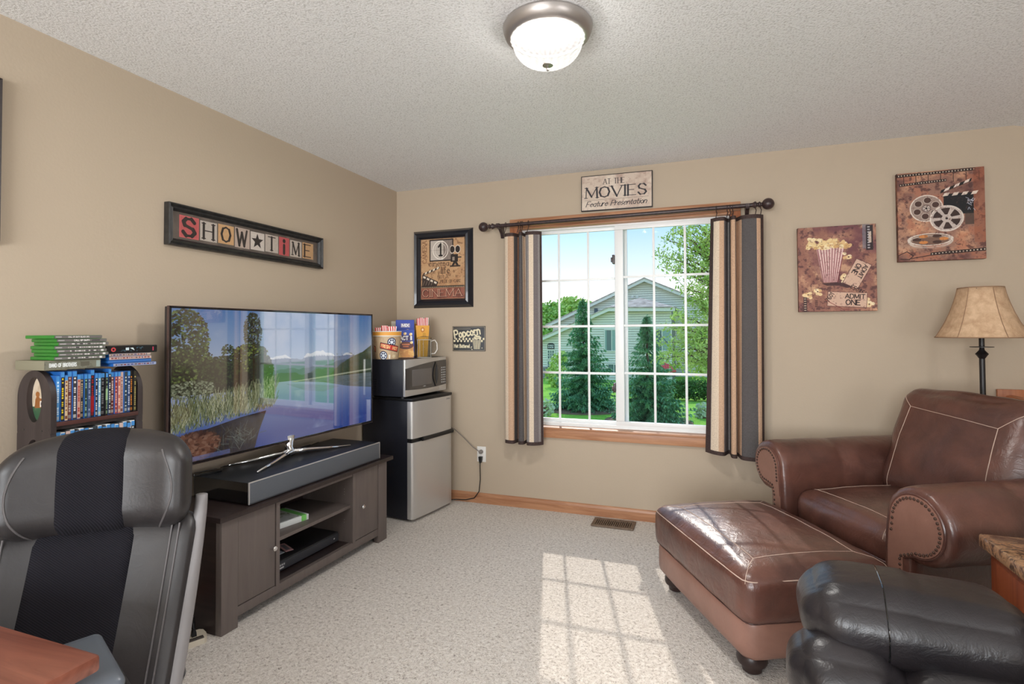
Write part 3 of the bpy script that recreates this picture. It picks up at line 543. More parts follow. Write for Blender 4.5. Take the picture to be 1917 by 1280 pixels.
MB().lathe(prof, 168, rib=lambda a: 1+.010*math.sin(28*a)).build('glass_dome', m, lamp, smooth='all')
MB().lathe([(.001, -.152), (.020, -.150), (.021, -.146), (.010, -.143)], 20).build('cap', M['nickel'], lamp, smooth=True)
MB().lathe([(.001, -.172), (.006, -.168), (.007, -.162), (.003, -.156), (.003, -.150)], 12).build('finial', M['nickel'], lamp, smooth=True)

# curtain rod
RY = -.10
rod = thing('curtain_rod', 'dark bronze curtain rod with round ball ends over the window', 'curtain rod', (1.77, RY, 2.08))
rod['label'] = 'dark bronze curtain rod with round ball ends over the window'
MB().tube([(-.885, 0, -.004), (.885, 0, .004)], .0135, 16).build('rod', M['bronze'], rod, smooth=True)
for s in (-1, 1):
    T = T4((s*.885, 0, s*.004), 0, 0, s*PI/2)
    MB().lathe([(.014, -.01), (.02, 0), (.022, .008), (.013, .014), (.012, .020), (.018, .026), (.018, .031), (.010, .036), (.011, .042)]+[(max(.001, .036*math.sin(a)), .078-.036*math.cos(a)) for a in [PI*i/14 for i in range(2, 15)]], 24, T=T).build('finial', M['bronze'], rod, smooth=True)
    x = s*.845
    MB().prism([(.1, -.080), (.085, -.082), (.07, -.05), (.03, -.022), (-.012, -.018), (-.018, -.006), (-.018, .012), (.10, .014)], x-.011, x+.011, 'x').build('bracket', M['bronze'], rod)
# curtains: woven striped panels with dark binding
def stripe_mat(name, stops):
    m = Mat(name).set(rough=.85, spec=.15); t = m.n('ShaderNodeTexCoord'); sp = m.n('ShaderNodeSeparateXYZ'); m.l(t.outputs['UV'], sp.inputs[0])
    col = m.ramp(sp.outputs['X'], stops, True); wv = m.n('ShaderNodeTexWave'); wv.bands_direction = 'Y'; wv.inputs['Scale'].default_value = 70; wv.inputs['Distortion'].default_value = 1.5; m.l(t.outputs['UV'], wv.inputs[0])
    wx = m.n('ShaderNodeTexWave'); wx.bands_direction = 'X'; wx.inputs['Scale'].default_value = 26; m.l(t.outputs['UV'], wx.inputs[0])
    mx = m.n('ShaderNodeMix'); mx.data_type = 'RGBA'; mx.blend_type = 'MULTIPLY'; mx.inputs[0].default_value = .35; m.l(col, mx.inputs[6])
    nz = m.noise(t.outputs['UV'], 160, 3); cc = m.ramp(nz, [(.35, (.45, .42, .4, 1)), (.6, (1, 1, 1, 1))]); m.l(cc, mx.inputs[7]); m.l(mx.outputs[2], m.b.inputs['Base Color'])
    m.bump(wv.outputs['Fac'], .35, .003); m.bump(wx.outputs['Fac'], .25, .003); return m.m
tan, cream, char, grey, terra, mid = [s2l(c) for c in ((208, 172, 144), (230, 212, 190), (96, 92, 92), (150, 144, 142), (186, 134, 104), (124, 116, 116))]
Lm = stripe_mat('curtain_stripes', [(0, grey), (.05, cream), (.13, tan), (.22, char), (.30, terra), (.40, tan), (.46, char), (.56, cream), (.66, tan), (.74, grey), (.82, cream), (.88, mid), (.94, grey)])
Rm = stripe_mat('curtain_stripes_wide', [(0, mid), (.05, cream), (.12, tan), (.17, mid), (.29, grey), (.33, char), (.38, char), (.42, tan), (.50, char), (.55, tan), (.74, char), (.90, tan)])
bind = speck('dark_brown_binding', (52, 38, 36), (72, 54, 50), 120, .8)
def curtain(name, label, path_top, path_bot, zt, zb, mat, ztr=0, zbr=0):
    n = len(path_top); t = thing(name, label, 'curtain', (0, 0, 0), 0, 'curtain panels beside the window')
    t.location = (path_top[n//2][0], path_top[n//2][1], 0); off = Vector(t.location); NZ = 14
    L = [0]
    for i in range(1, n): L.append(L[-1]+math.hypot(path_top[i][0]-path_top[i-1][0], path_top[i][1]-path_top[i-1][1]))
    def grid(nm, i0, i1, q0, q1, dy, mt):
        vs, uv, fs = [], [], []; nz = max(2, int(NZ*(q1-q0))+1)
        for side in (0, 1):
            for j in range(nz+1):
                q = q0+(q1-q0)*j/nz
                for i in range(i0, i1+1):
                    a, b = path_top[i], path_bot[i]; x = a[0]+(b[0]-a[0])*q; y = a[1]+(b[1]-a[1])*q+(dy if side == 0 else -dy*.6+.003); u = L[i]/L[-1]
                    z = (zt+ztr*u)*(1-q)+(zb+zbr*u)*q; vs.append((x-off.x, y-off.y, z)); uv.append((u, 1-q))
        W_ = i1-i0+1; K = (nz+1)*W_
        for side in (0, 1):
            for j in range(nz):
                for i in range(W_-1):
                    k = side*K+j*W_+i; f = (k, k+1, k+W_+1, k+W_); fs.append(f if side == 0 else f[::-1])
        mb = MB().add(vs, fs); return mb.build(nm, mt, t, smooth='all', uvs=uv, fix=False)
    grid('woven_panel', 0, n-1, 0, 1, 0, mat)
    e_ = max(1, int(n*.055)); grid('binding', 0, e_, 0, 1, -.0022, bind); grid('binding', n-1-e_, n-1, 0, 1, -.0022, bind); grid('binding', e_, n-1-e_, 0, .016, -.0022, bind); grid('binding', e_, n-1-e_, .984, 1, -.0022, bind)
    return t
def fold_path(pts, n):                                # smooth closed-up folds from a few control points
    out = []; P = [Vector((a, b, 0)) for a, b in pts]; P = [P[0]*2-P[1]]+P+[P[-1]*2-P[-2]]
    m_ = len(P)-3
    for k in range(n+1):
        q = k/n*m_; i = min(int(q), m_-1); f = q-i; a, b, c, d = P[i:i+4]
        v = .5*((2*b)+(c-a)*f+(2*a-5*b+4*c-d)*f*f+(-a+3*b-3*c+d)*f**3); out.append((v.x, v.y))
    return out
tl = fold_path([(.972, -.075), (.985, -.118), (1.045, -.132), (1.068, -.082), (1.085, -.055), (1.095, -.128), (1.118, -.132), (1.124, -.07), (1.150, -.13), (1.20, -.14), (1.238, -.125), (1.258, -.10)], 66)
bl = fold_path([(.970, -.075), (.985, -.125), (1.045, -.140), (1.060, -.082), (1.075, -.055), (1.085, -.135), (1.125, -.142), (1.132, -.07), (1.155, -.15), (1.20, -.155), (1.238, -.132), (1.262, -.10)], 66)
cl = curtain('striped_curtain', 'narrow striped woven curtain hanging left of the window', tl, bl, 2.012, .492, Lm)
tr_ = fold_path([(2.395, -.085), (2.43, -.118), (2.475, -.125), (2.495, -.07), (2.507, -.06), (2.517, -.132), (2.543, -.132), (2.550, -.065), (2.58, -.125), (2.63, -.14), (2.67, -.132), (2.705, -.10)], 66)
br_ = fold_path([(2.345, -.085), (2.40, -.14), (2.455, -.15), (2.480, -.07), (2.492, -.06), (2.500, -.148), (2.53, -.148), (2.537, -.065), (2.558, -.145), (2.61, -.158), (2.66, -.145), (2.69, -.10)], 66)
cr2 = curtain('striped_curtain', 'wider striped woven curtain hanging right of the window, lower edge flared', tr_, br_, 2.018, .515, Rm, 0, -.03)
for c_, xs in ((cl, (.985, 1.083, 1.100, 1.113, 1.16)), (cr2, (2.43, 2.495, 2.512, 2.528, 2.66, 2.69))):
    for i, x in enumerate(xs):
        cx, cy = x-c_.location.x, RY-c_.location.y
        mb = MB(); mb.tube([(cx, cy+.0185*math.cos(a), 2.078+.0185*math.sin(a)) for a in [2*PI*k/20 for k in range(20)]], .0022, 6, closed=True)
        mb.tube([(cx, cy, 2.060), (cx+.004, cy-.010, 2.048), (cx, cy-.016, 2.030), (cx-.004, cy-.022, 2.012)], .0028, 6); mb.build('curtain_ring', M['bronze'], c_, smooth=True)

# ---- prints for the wall
def canvas_piece(name, label, x0, x1, z0, z1, art, th=.035, skew=0):
    t = thing(name, label, 'canvas print', ((x0+x1)/2, 0, (z0+z1)/2), rot=(0, skew, 0)); wx, hz = (x1-x0)/2, (z1-z0)/2
    MB().rbox(-wx, wx, -th, -.002, -hz, hz, .003).build('stretched_canvas', speck('canvas_edge_'+name, (70, 44, 38), (150, 100, 82), 22, .8), t, smooth=True)
    sheet('painted_face', (-wx+.001, -th-.0008, -hz+.001), (wx-.001, -th-.0008, -hz+.001), (wx-.001, -th-.0008, hz-.001), (-wx+.001, -th-.0008, hz-.001), print_mat(name+'_art', art, .75), t); return t
def reel(A, cx, cy, rx, ry, col, hole, kind):
    A.ell(cx, cy, rx, ry, col); A.ell(cx, cy, rx, ry, (236, 226, 214), .8, ring=.012)
    if kind == 'round':
        for k in range(6):
            a = k*PI/3+.4; A.ell(cx+rx*.62*math.cos(a), cy+ry*.62*math.sin(a), rx*.235, ry*.235, hole); A.ell(cx+rx*.62*math.cos(a), cy+ry*.62*math.sin(a), rx*.235, ry*.235, (220, 206, 192), .7, ring=.006)
        A.ell(cx, cy, rx*.26, ry*.26, (190, 176, 168)); A.ell(cx, cy, rx*.26, ry*.26, (80, 60, 54), 1, ring=.006); A.ell(cx, cy, rx*.07, ry*.07, (30, 22, 22))
        for k in range(5): a = k*2*PI/5; A.ell(cx+rx*.17*math.cos(a), cy+ry*.17*math.sin(a), rx*.035, ry*.035, (40, 30, 30))
    else:
        for k in range(6):
            a0 = k*PI/3+.25; pts = [(cx+rx*.28*math.cos(a0+.35), cy+ry*.28*math.sin(a0+.35))]+[(cx+rx*.84*math.cos(a0+q*.70), cy+ry*.84*math.sin(a0+q*.70)) for q in (0, .25, .5, .75, 1)]
            pts = [(cx+rx*.32*math.cos(a0+.1), cy+ry*.32*math.sin(a0+.1))]+pts[1:]+[(cx+rx*.32*math.cos(a0+.6), cy+ry*.32*math.sin(a0+.6))]; A.poly(pts, hole)
        A.ell(cx, cy, rx*.08, ry*.08, (36, 26, 26))
def film(A, x0, x1, y0, y1, sl, n, col=(30, 22, 22)):
    A.poly([(x0, y0), (x1, y0+sl), (x1, y1+sl), (x0, y1)], col, .92)
    for i in range(n):
        x = x0+(x1-x0)*(i+.35)/n; q = sl*(x-x0)/(x1-x0); h = (y1-y0); A.rect(x, y0+q+h*.3, x+(x1-x0)/n*.42, y0+q+h*.75, (214, 196, 176), .9)
A = Art(480, 600, (150, 104, 82)); A = Art(480, 600, (152, 112, 96))
A.blot(5, 31, (206, 156, 122), .45, .75); A.blot(4, 32, (92, 58, 56), .5, .75, .9); A.blot(9, 33, (176, 110, 84), .5, .62, .6); A.blot(24, 34, (62, 38, 40), .58, .7, .6); A.blot(3, 35, (214, 178, 146), .55, .8, .8, (0, .1, .35, .45))
film(A, 0, .72, .955, .985, .012, 26); film(A, .02, .46, .85, .878, .022, 18)
for i in range(7): A.rect(.06+i*.115, .86, .066+i*.115, .96, (44, 28, 28), .85)
A.poly([(.70, .18), (.8, .18), (.8, 1), (.70, 1)], (150, 84, 58), .45)
A.rect(.43, .50, .70, .73, (24, 24, 28)); A.rect(.62, .38, .70, .52, (48, 44, 40), .6)
for i in range(4): x = .42+i*.085; A.poly([(x, .705), (x+.05, .71), (x+.07, .745), (x+.02, .74)], (222, 204, 190))
A.poly([(.40, .74), (.68, .85), (.69, .885), (.41, .775)], (28, 24, 24))
for i in range(3): x = .43+i*.09; y = .755+i*.036; A.poly([(x, y), (x+.05, y+.02), (x+.065, y+.055), (x+.02, y+.035)], (226, 208, 196))
for i in range(22): rr = random.Random(i); x = .64+rr.random()*.06; y = .55+rr.random()*.12; A.line([(x, y), (x+rr.uniform(-.03, .03), y+rr.uniform(-.03, .03))], .006, (196, 196, 210), .8)
reel(A, .27, .585, .150, .145, (158, 138, 128), (74, 52, 46), 'round'); reel(A, .455, .46, .150, .140, (194, 180, 172), (58, 42, 38), 'spoke')
A.ell(.30, .235, .20, .065, (120, 92, 78)); A.ell(.30, .235, .20, .065, (226, 214, 202), .9, ring=.010); A.ell(.30, .215, .20, .065, (216, 204, 192), .8, ring=.008); A.ell(.30, .20, .19, .065, (200, 186, 174), .6, ring=.006)
for k in range(6):
    a = k*PI/3; A.ell(.30+.125*math.cos(a), .238+.038*math.sin(a), .042, .017, (70, 48, 42) if k % 2 else (204, 132, 74))
film(A, .30, .80, .055, .088, .03, 16); A.line([(.0, .07), (.08, .11), (.14, .06), (.10, .02), (.02, .03)], .008, (46, 30, 30)); A.line([(.12, .03), (.3, .06), (.5, .08)], .008, (46, 30, 30))
A.blot(60, 36, (96, 62, 56), .6, .75, .5)
canvas_piece('film_reel_canvas', 'brown canvas painting of film reels and a clapperboard', 3.432, 3.851, 1.693, 2.216, A)
A = Art(480, 600, (148, 102, 88)); A.blot(5, 41, (196, 148, 120), .45, .72); A.blot(4, 42, (110, 68, 74), .48, .7, .9); A.blot(8, 43, (222, 180, 140), .6, .78, .7); A.blot(26, 44, (66, 42, 48), .57, .7, .6)
rr = random.Random(4)
A.rect(.665, .72, .74, 1.0, (120, 128, 140), .6); film(A, .70, .77, .70, .99, 0, 1, (40, 34, 38))
for i in range(9): A.rect(.715, .72+i*.03, .74, .735+i*.03, (186, 180, 184), .9)
A.poly([(.195, .745), (.50, .76), (.475, .72), (.40, .34), (.26, .34), (.24, .42)], (222, 190, 184))
for i in range(10):
    a = .205+i*.031; b = .265+i*.0155; A.line([(a, .75), (b, .34)], .0075, (122, 46, 56), .9)
A.poly([(.10, .72), (.20, .73), (.27, .36), (.23, .36)], (140, 96, 92), .5)
for i in range(95):
    q = rr.random(); x = .10+q*.44; y = .75+abs(rr.gauss(0, 1))*.055*(1-abs(q-.4)); A.ell(x, y, rr.uniform(.014, .034), rr.uniform(.012, .028), rr.choice([(232, 206, 152), (222, 186, 132), (240, 220, 176), (206, 164, 110)]), .92, rot=rr.random()*3)
    if i % 4 == 0: A.line([(x-.01, y-.01), (x+.01, y-.013)], .005, (110, 70, 50), .8)
for cx, cy in ((.525, .63), (.47, .39), (.20, .235), (.10, .20), (.72, .075)):
    for i in range(9): A.ell(cx+rr.gauss(0, .018), cy+rr.gauss(0, .018), .022, .018, rr.choice([(236, 208, 160), (218, 178, 128), (244, 226, 186)]), .95)
    A.ell(cx, cy, .008, .008, (96, 58, 44))
A.poly([(.24, .33), (.40, .34), (.56, .31), (.60, .28), (.50, .27), (.42, .30), (.30, .30)], (58, 38, 42), .8)
def ticket(A, cx, cy, wd, ht, rot, lines):
    c, s = math.cos(rot), math.sin(rot); P = lambda a, b: (cx+a*c-b*s, cy+a*s+b*c)
    A.poly([P(-wd, -ht), P(wd, -ht), P(wd, ht), P(-wd, ht)], (214, 180, 158), .95); A.line([P(-wd, -ht), P(wd, -ht), P(wd, ht), P(-wd, ht), P(-wd, -ht)], .006, (96, 60, 58), .9)
    for tx, a, b, h in lines: A.text(tx, *P(a, b), h, (44, 32, 34), .17, rot=rot)
ticket(A, .605, .43, .155, .085, math.radians(-118), [('ADMIT', -.13, .02, .042), ('ONE', -.11, -.055, .05), ]); A.text('198053', .70, .215, .045, (44, 32, 34), .15, rot=math.radians(147))
ticket(A, .50, .135, .20, .085, math.radians(-4), [('ADMIT', -.02, .015, .05), ('ONE', -.01, -.06, .058)]); A.text('7601', .315, .11, .045, (44, 32, 34), .15, rot=math.radians(58))
A.line([(.27, .14), (.46, .02), (.52, .02)], .006, (120, 50, 52)); A.rect(.05, .0, .085, .17, (44, 32, 36), .9); 
for i in range(6): A.rect(.055, .01+i*.027, .078, .022+i*.027, (196, 170, 150), .9)
for i in range(4): A.rect(.17, .06+i*.02, .20, .07+i*.02, (60, 40, 40), .9)
A.blot(60, 46, (104, 66, 64), .6, .75, .45)
canvas_piece('popcorn_canvas', 'brown canvas painting of a striped popcorn box with two tickets', 2.903, 3.322, 1.408, 1.930, A)

# framed cinema picture
def frame_box(t, wx, hz, fw, d, mat, lip=None, steps=((0, 0), (.3, 1), (.55, .75), (.8, .9), (1, .35))):
    """picture frame of four mitred mouldings around the origin, facing -y"""
    for k in range(4):
        hx, hy = (wx, hz) if k % 2 == 0 else (hz, wx); mb = MB(); vs = []
        for (q, dd) in steps:
            i = fw*q; vs += [(-hx+i, -d*dd, -hy+i), (hx-i, -d*dd, -hy+i)]
        n = len(steps); vs += [(-hx+fw, 0, -hy+fw), (hx-fw, 0, -hy+fw)]
        fs = [(2*j, 2*j+1, 2*j+3, 2*j+2) for j in range(n)]+[(0, 2*n, 2*n+1, 1), tuple(range(0, 2*n+2, 2)), tuple(range(2*n+1, 0, -2))]
        mb.add(vs, fs); xf(mb, Matrix.Rotation(k*PI/2, 4, 'Y')); mb.build('frame_moulding', mat, t)
navy = plain('navy_black_frame', (26, 29, 38), .3, coat=.3)
x0, x1, z0, z1 = .159, .679, 1.487, 2.10
t = thing('cinema_picture', 'black framed cinema poster with a film countdown and camera', 'picture', ((x0+x1)/2, -.001, (z0+z1)/2)); wx, hz = (x1-x0)/2, (z1-z0)/2
frame_box(t, wx, hz, .066, .030, navy)
A = Art(470, 580, (196, 156, 116)); A.blot(5, 51, (170, 122, 84), .5, .75, .8); A.blot(30, 52, (110, 76, 56), .6, .72, .6); A.blot(3, 53, (214, 180, 140), .5, .8, .6)
W_ = A.asp; A.line([(.01, .01), (W_-.01, .01), (W_-.01, .99), (.01, .99), (.01, .01)], .012, (50, 34, 30), .8)
A.rect(.17, .62, .60, .975, (38, 30, 30)); A.rect(.19, .64, .58, .955, (196, 186, 176)); A.rect(.42, .64, .58, .955, (90, 74, 68), .7, .5); A.line([(.19, .80), (.58, .80)], .004, (120, 108, 100)); A.line([(.37, .64), (.37, .955)], .004, (120, 108, 100))
A.ell(.37, .80, .135, .145, (244, 236, 226), 1, ring=.012); A.ell(.37, .80, .10, .11, (240, 230, 220), 1, ring=.006); A.text('1', .335, .71, .19, (24, 20, 20), .14, serif=True)
for cx in (.58, .675): A.ell(cx, .80, .05, .065, (40, 32, 30)); A.ell(cx, .80, .045, .06, (226, 214, 200), 1, ring=.009)
A.rect(.55, .60, .68, .72, (34, 28, 28)); A.rect(.66, .66, .74, .68, (34, 28, 28)); A.poly([(.60, .60), (.66, .60), (.70, .53), (.66, .53), (.63, .58), (.60, .53), (.56, .53)], (34, 28, 28)); A.rect(.58, .62, .62, .68, (150, 136, 124)); A.rect(.54, .52, .72, .545, (60, 46, 40))
A.text('CAMERA', .115, .60, .07, (126, 84, 60), .12, rot=PI/2, serif=True, width=.36)
A.text('cinema', .16, .545, .085, (70, 44, 36), .12, .05, serif=True, width=.36); A.text('slice of', .13, .425, .065, (120, 88, 66), .1, .05, serif=True); A.text('life', .38, .425, .10, (56, 36, 32), .13, .05, serif=True, width=.15)
A.text('NOT A', .32, .345, .045, (80, 54, 44), .14, .08, serif=True); A.text('PIECE OF CAKE', .37, .275, .042, (70, 46, 38), .14, .08, serif=True, width=.36)
A.poly([(.05, .40), (.35, .50), (.36, .535), (.06, .44)], (60, 46, 42))
for i in range(4): x = .08+i*.072; y = .415+i*.024; A.poly([(x, y), (x+.04, y+.013), (x+.048, y+.05), (x+.01, y+.036)], (226, 212, 190))
A.poly([(.04, .42), (.33, .29), (.30, .22), (.03, .22)], (60, 48, 44))
for i in range(4): x = .06+i*.066; y = .395-i*.030; A.poly([(x, y), (x+.045, y-.02), (x+.035, y-.05), (x-.01, y-.03)], (228, 216, 198))
for i in range(8): x = .05+(i % 4)*.05; A.line([(x, .24), (x+.03, .31)], .004, (190, 170, 150), .8)
A.rect(.02, .195, W_-.02, .225, (30, 22, 22))
for i in range(34): A.rect(.03+i*.0225, .20, .04+i*.0225, .212, (220, 196, 168))
A.rect(.02, .02, W_-.02, .19, (150, 92, 76)); A.blot(9, 55, (106, 60, 52), .5, .7, .7, (0, .02, W_, .19)); A.text('CINEMA', .05, .050, .115, (60, 32, 30), .20, .10, serif=True, width=.70); A.text('CINEMA', .045, .055, .115, (214, 168, 142), .10, .05, serif=True, width=.70)
pr = (wx-.062, hz-.062)
sheet('poster', (-pr[0], -.008, -pr[1]), (pr[0], -.008, -pr[1]), (pr[0], -.008, pr[1]), (-pr[0], -.008, pr[1]), print_mat('cinema_art', A, .35, coat=.3), t)
box('backing', -wx+.03, wx-.03, -.006, 0, -hz+.03, hz-.03, M['black'], t)

# popcorn tin sign
x0, x1, z0, z1 = .504, .779, 1.148, 1.340
t = thing('popcorn_sign', 'small black and cream tin popcorn sign below the cinema picture', 'sign', ((x0+x1)/2, -.001, (z0+z1)/2)); wx, hz = (x1-x0)/2, (z1-z0)/2
MB().rbox(-wx, wx, -.006, 0, -hz, hz, .0025).build('tin_plate', plain('tin_black', (30, 30, 34), .35), t, smooth=True)
A = Art(430, 300, (30, 31, 36)); W_ = A.asp; cr_c = (232, 222, 190)
A.line([(.02, .02), (W_-.02, .02), (W_-.02, .98), (.02, .98), (.02, .02)], .02, (150, 138, 118)); A.line([(.05, .90), (.8, .90)], .012, (190, 178, 150))
for j in range(2):
    for i in range(18):
        if (i+j) % 2 == 0: A.rect(.04+i*.076, .36+j*.085, .04+(i+1)*.076, .36+(j+1)*.085, cr_c)
A.text('Popcorn', .10, .50, .32, (20, 20, 24), .30, rot=.16, width=1.16); A.text('Popcorn', .10, .51, .32, cr_c, .19, rot=.16, width=1.14)
A.text('Hot Buttered', .07, .13, .14, cr_c, .20, width=.68)
for i in range(26):
    rr = random.Random(i*3); A.ell(1.07+rr.gauss(0, .085), .50+abs(rr.gauss(0, .07)), .045, .045, (20, 20, 24)); 
for i in range(30):
    rr = random.Random(i*7+1); A.ell(1.07+rr.gauss(0, .08), .50+abs(rr.gauss(0, .065)), .036, .036, cr_c); 
for i in range(12):
    rr = random.Random(i*5+2); a, b = 1.07+rr.gauss(0, .06), .52+abs(rr.gauss(0, .05)); A.ell(a, b, .012, .008, (90, 80, 60))
A.poly([(.89, .44), (1.25, .44), (1.20, .07), (.94, .07)], cr_c)
for i in range(5): a = .915+i*.07; b = .955+i*.0505; A.poly([(a, .45), (a+.032, .45), (b+.022, .07), (b, .07)], (26, 26, 30))
for q in ((.82, .12), (.86, .06), (.84, .17), (1.30, .12)): A.ell(*q, .025, .02, cr_c)
sheet('print', (-wx+.002, -.0065, -hz+.002), (wx-.002, -.0065, -hz+.002), (wx-.002, -.0065, hz-.002), (-wx+.002, -.0065, hz-.002), print_mat('popcorn_sign_art', A, .35), t)

# at the movies sign
x0, x1, z0, z1 = 1.531, 2.027, 2.146, 2.398
t = thing('movies_sign', 'cream wooden sign with dark lettering above the window, tilted a little', 'sign', ((x0+x1)/2, -.001, (z0+z1)/2), rot=(0, math.radians(.6), 0)); wx, hz = (x1-x0)/2, (z1-z0)/2
MB().rbox(-wx, wx, -.020, 0, -hz, hz, .003).build('wood_block', plain('sign_black_edge', (34, 30, 34), .5), t, smooth=True)
A = Art(700, 356, (206, 188, 172)); A.blot(4, 61, (176, 150, 136), .5, .75, .8); A.blot(3, 62, (224, 210, 194), .5, .8, .8); A.blot(12, 63, (160, 130, 118), .6, .8, .5); W_ = A.asp; ink = (44, 40, 46)
for x in (.36, .92, 1.5): A.line([(x, 0), (x, 1)], .004, (176, 156, 144), .7)
A.text('AT THE', .62, .74, .15, ink, .13, .06, serif=True, width=.60); A.text('MOVIES', .12, .36, .30, ink, .17, .06, serif=True, width=1.70); A.line([(.08, .29), (1.88, .29)], .006, ink, .8)
A.text('Feature Presentation', .12, .10, .15, ink, .13, .09, slant=.35, sp=.10, width=1.70)
sheet('print', (-wx+.006, -.0205, -hz+.006), (wx-.006, -.0205, -hz+.006), (wx-.006, -.0205, hz-.006), (-wx+.006, -.0205, hz-.006), print_mat('movies_sign_art', A, .6), t)

# long framed lettering on the left wall (local x runs towards the back wall)
y0, y1, z0, z1 = -1.998, -.930, 1.708, 1.906
t = thing('lettering_picture', 'long black framed picture of lettering tiles on the left wall', 'picture', (.001, (y0+y1)/2, (z0+z1)/2), PI/2); wx, hz = (y1-y0)/2, (z1-z0)/2
frame_box(t, wx, hz, .034, .034, speck('distressed_black_frame', (28, 28, 30), (50, 48, 46), 40, .4), steps=((0, 0), (.0, .9), (.2, 1), (.45, .7), (.7, .8), (1, .4)))
box('backing', -wx+.02, wx-.02, -.008, 0, -hz+.02, hz-.02, M['black'], t)
A = Art(1536, 200, (98, 88, 82)); A.blot(3, 71, (126, 114, 106), .5, .8, .7); W_ = A.asp
tiles = [('S', (200, 92, 94), 1), ('H', (200, 190, 180), 0), ('O', (216, 172, 124), 0), ('W', (198, 178, 166), 0), ('*', (222, 212, 204), 0), ('T', (204, 192, 182), 0), ('i', (204, 92, 96), 0), ('M', (206, 194, 184), 0), ('E', (210, 168, 124), 0)]
x = .28
for i, (ch, c_, big) in enumerate(tiles):
    wd = .86 if ch == 'S' else (.68 if ch == 'i' else .80); b0 = .10+.02*(i % 3); b1 = .90-.02*((i*2) % 3)
    A.rect(x, b0, x+wd-.05, b1, c_, 1, .15); 
    if ch == 'S': A.line([(x+.03, b0+.03), (x+wd-.08, b0+.03), (x+wd-.08, b1-.03), (x+.03, b1-.03), (x+.03, b0+.03)], .03, (206, 104, 104)); 
    ink = (52, 44, 42); gw = GL[ch][0]
    if ch == '*': A.text('*', x+.07, .16, .66, ink)
    elif ch == 'i': A.line([(x+.31, .2), (x+.31, .55)], .14, ink); A.ell(x+.31, .74, .09, .09, ink)
    else: A.text(ch, x+(.16 if ch != 'W' else .1), b0+.09, b1-b0-.18, ink, .26 if ch == 'S' else .18, .14 if ch in 'SW' else .07, serif=(ch not in 'SW'), width=wd-(.38 if ch != 'W' else .30))
    x += wd
sheet('print', (-wx+.032, -.010, -hz+.032), (wx-.032, -.010, -hz+.032), (wx-.032, -.010, hz-.032), (-wx+.032, -.010, hz-.032), print_mat('lettering_art', A, .5), t)
MB().box(-wx+.032, wx-.032, -.0125, -.012, -hz+.032, hz-.032).build('glazing', M['glass'], t)
# edge of another frame further left
t = thing('hanging_picture', 'dark framed picture cut off by the left edge of the view', 'picture', (.001, -2.90, 1.91), PI/2); frame_box(t, .285, .30, .04, .03, plain('dark_brown_frame', (38, 28, 26), .4))
box('backing', -.26, .26, -.008, 0, -.27, .27, M['black'], t); A = Art(300, 320, (150, 130, 110)); A.blot(4, 3, (90, 70, 60), .4, .7)
sheet('print', (-.245, -.01, -.26), (.245, -.01, -.26), (.245, -.01, .26), (-.245, -.01, .26), print_mat('left_picture_art', A), t)

# outlet, cords, floor vent
t = thing('wall_outlet', 'white duplex wall outlet left of the window', 'outlet', (.743, 0, .368)); MB().rbox(-.036, .036, -.006, 0, -.058, .058, .003).build('cover_plate', M['white_plastic'], t, smooth=True)
for z in (-.02, .02): MB().lathe([(.001, .0085), (.016, .008), (.017, 0)], 16, T=T4((0, 0, z), 0, PI/2)).build('socket', M['white_plastic'], t, smooth=True)
t = thing('appliance_lead', 'black cord dropping from the lower outlet socket to the floor', 'cord', (.743, 0, .345)); cp = [(0, -.03, -.01), (0, -.034, -.06), (0, -.03, -.16), (-.01, -.03, -.25), (-.05, -.03, -.305), (-.12, -.03, -.325), (-.20, -.03, -.33), (-.255, -.06, -.334)]
MB().tube([Vector(a).lerp(Vector(b), q/4) for a, b in zip(cp, cp[1:]) for q in range(4)]+[cp[-1]], .0038, 6).build('cable', M['black'], t, smooth=True); MB().prism([(-.013, .008), (.013, .008), (.010, -.02), (.005, -.038), (-.005, -.038), (-.010, -.02)], -.036, -.0085).build('plug', M['black'], t)
t = thing('appliance_lead', 'grey cord running from the upper outlet socket behind the fridge', 'cord', (.743, 0, .388))
MB().lathe([(.001, .034), (.013, .032), (.016, .022), (.016, .0088)], 14, T=T4((0, 0, 0), 0, PI/2)).build('plug', plain('grey_plug', (128, 122, 118), .5), t, smooth=True)
MB().tube([(-.012, -.026, .004), (-.06, -.03, .035), (-.13, -.035, .10), (-.21, -.04, .165), (-.30, -.04, .20)], .0035, 6).build('cable', plain('grey_cable', (120, 112, 106), .5), t, smooth=True)
t = thing('floor_vent', 'brown slotted metal floor register under the window', 'vent', (1.76, -.142, 0)); fr = MB(); vm = speck('bronze_vent', (104, 88, 74), (128, 110, 94), 60, .5, metal=.4)
for q in ((-.14, .14, -.077, -.05), (-.14, .14, .05, .077), (-.14, -.115, -.05, .05), (.115, .14, -.05, .05)): fr.rbox(q[0], q[1], q[2], q[3], 0, .012, .003)
fr.build('frame', vm, t); box('duct_opening', -.115, .115, -.05, .05, .0015, .004, M['black'], t)
for i in range(17): x = -.106+i*.01325; box('slat', x-.0038, x+.0038, -.05, .05, .004, .0115, vm, t)
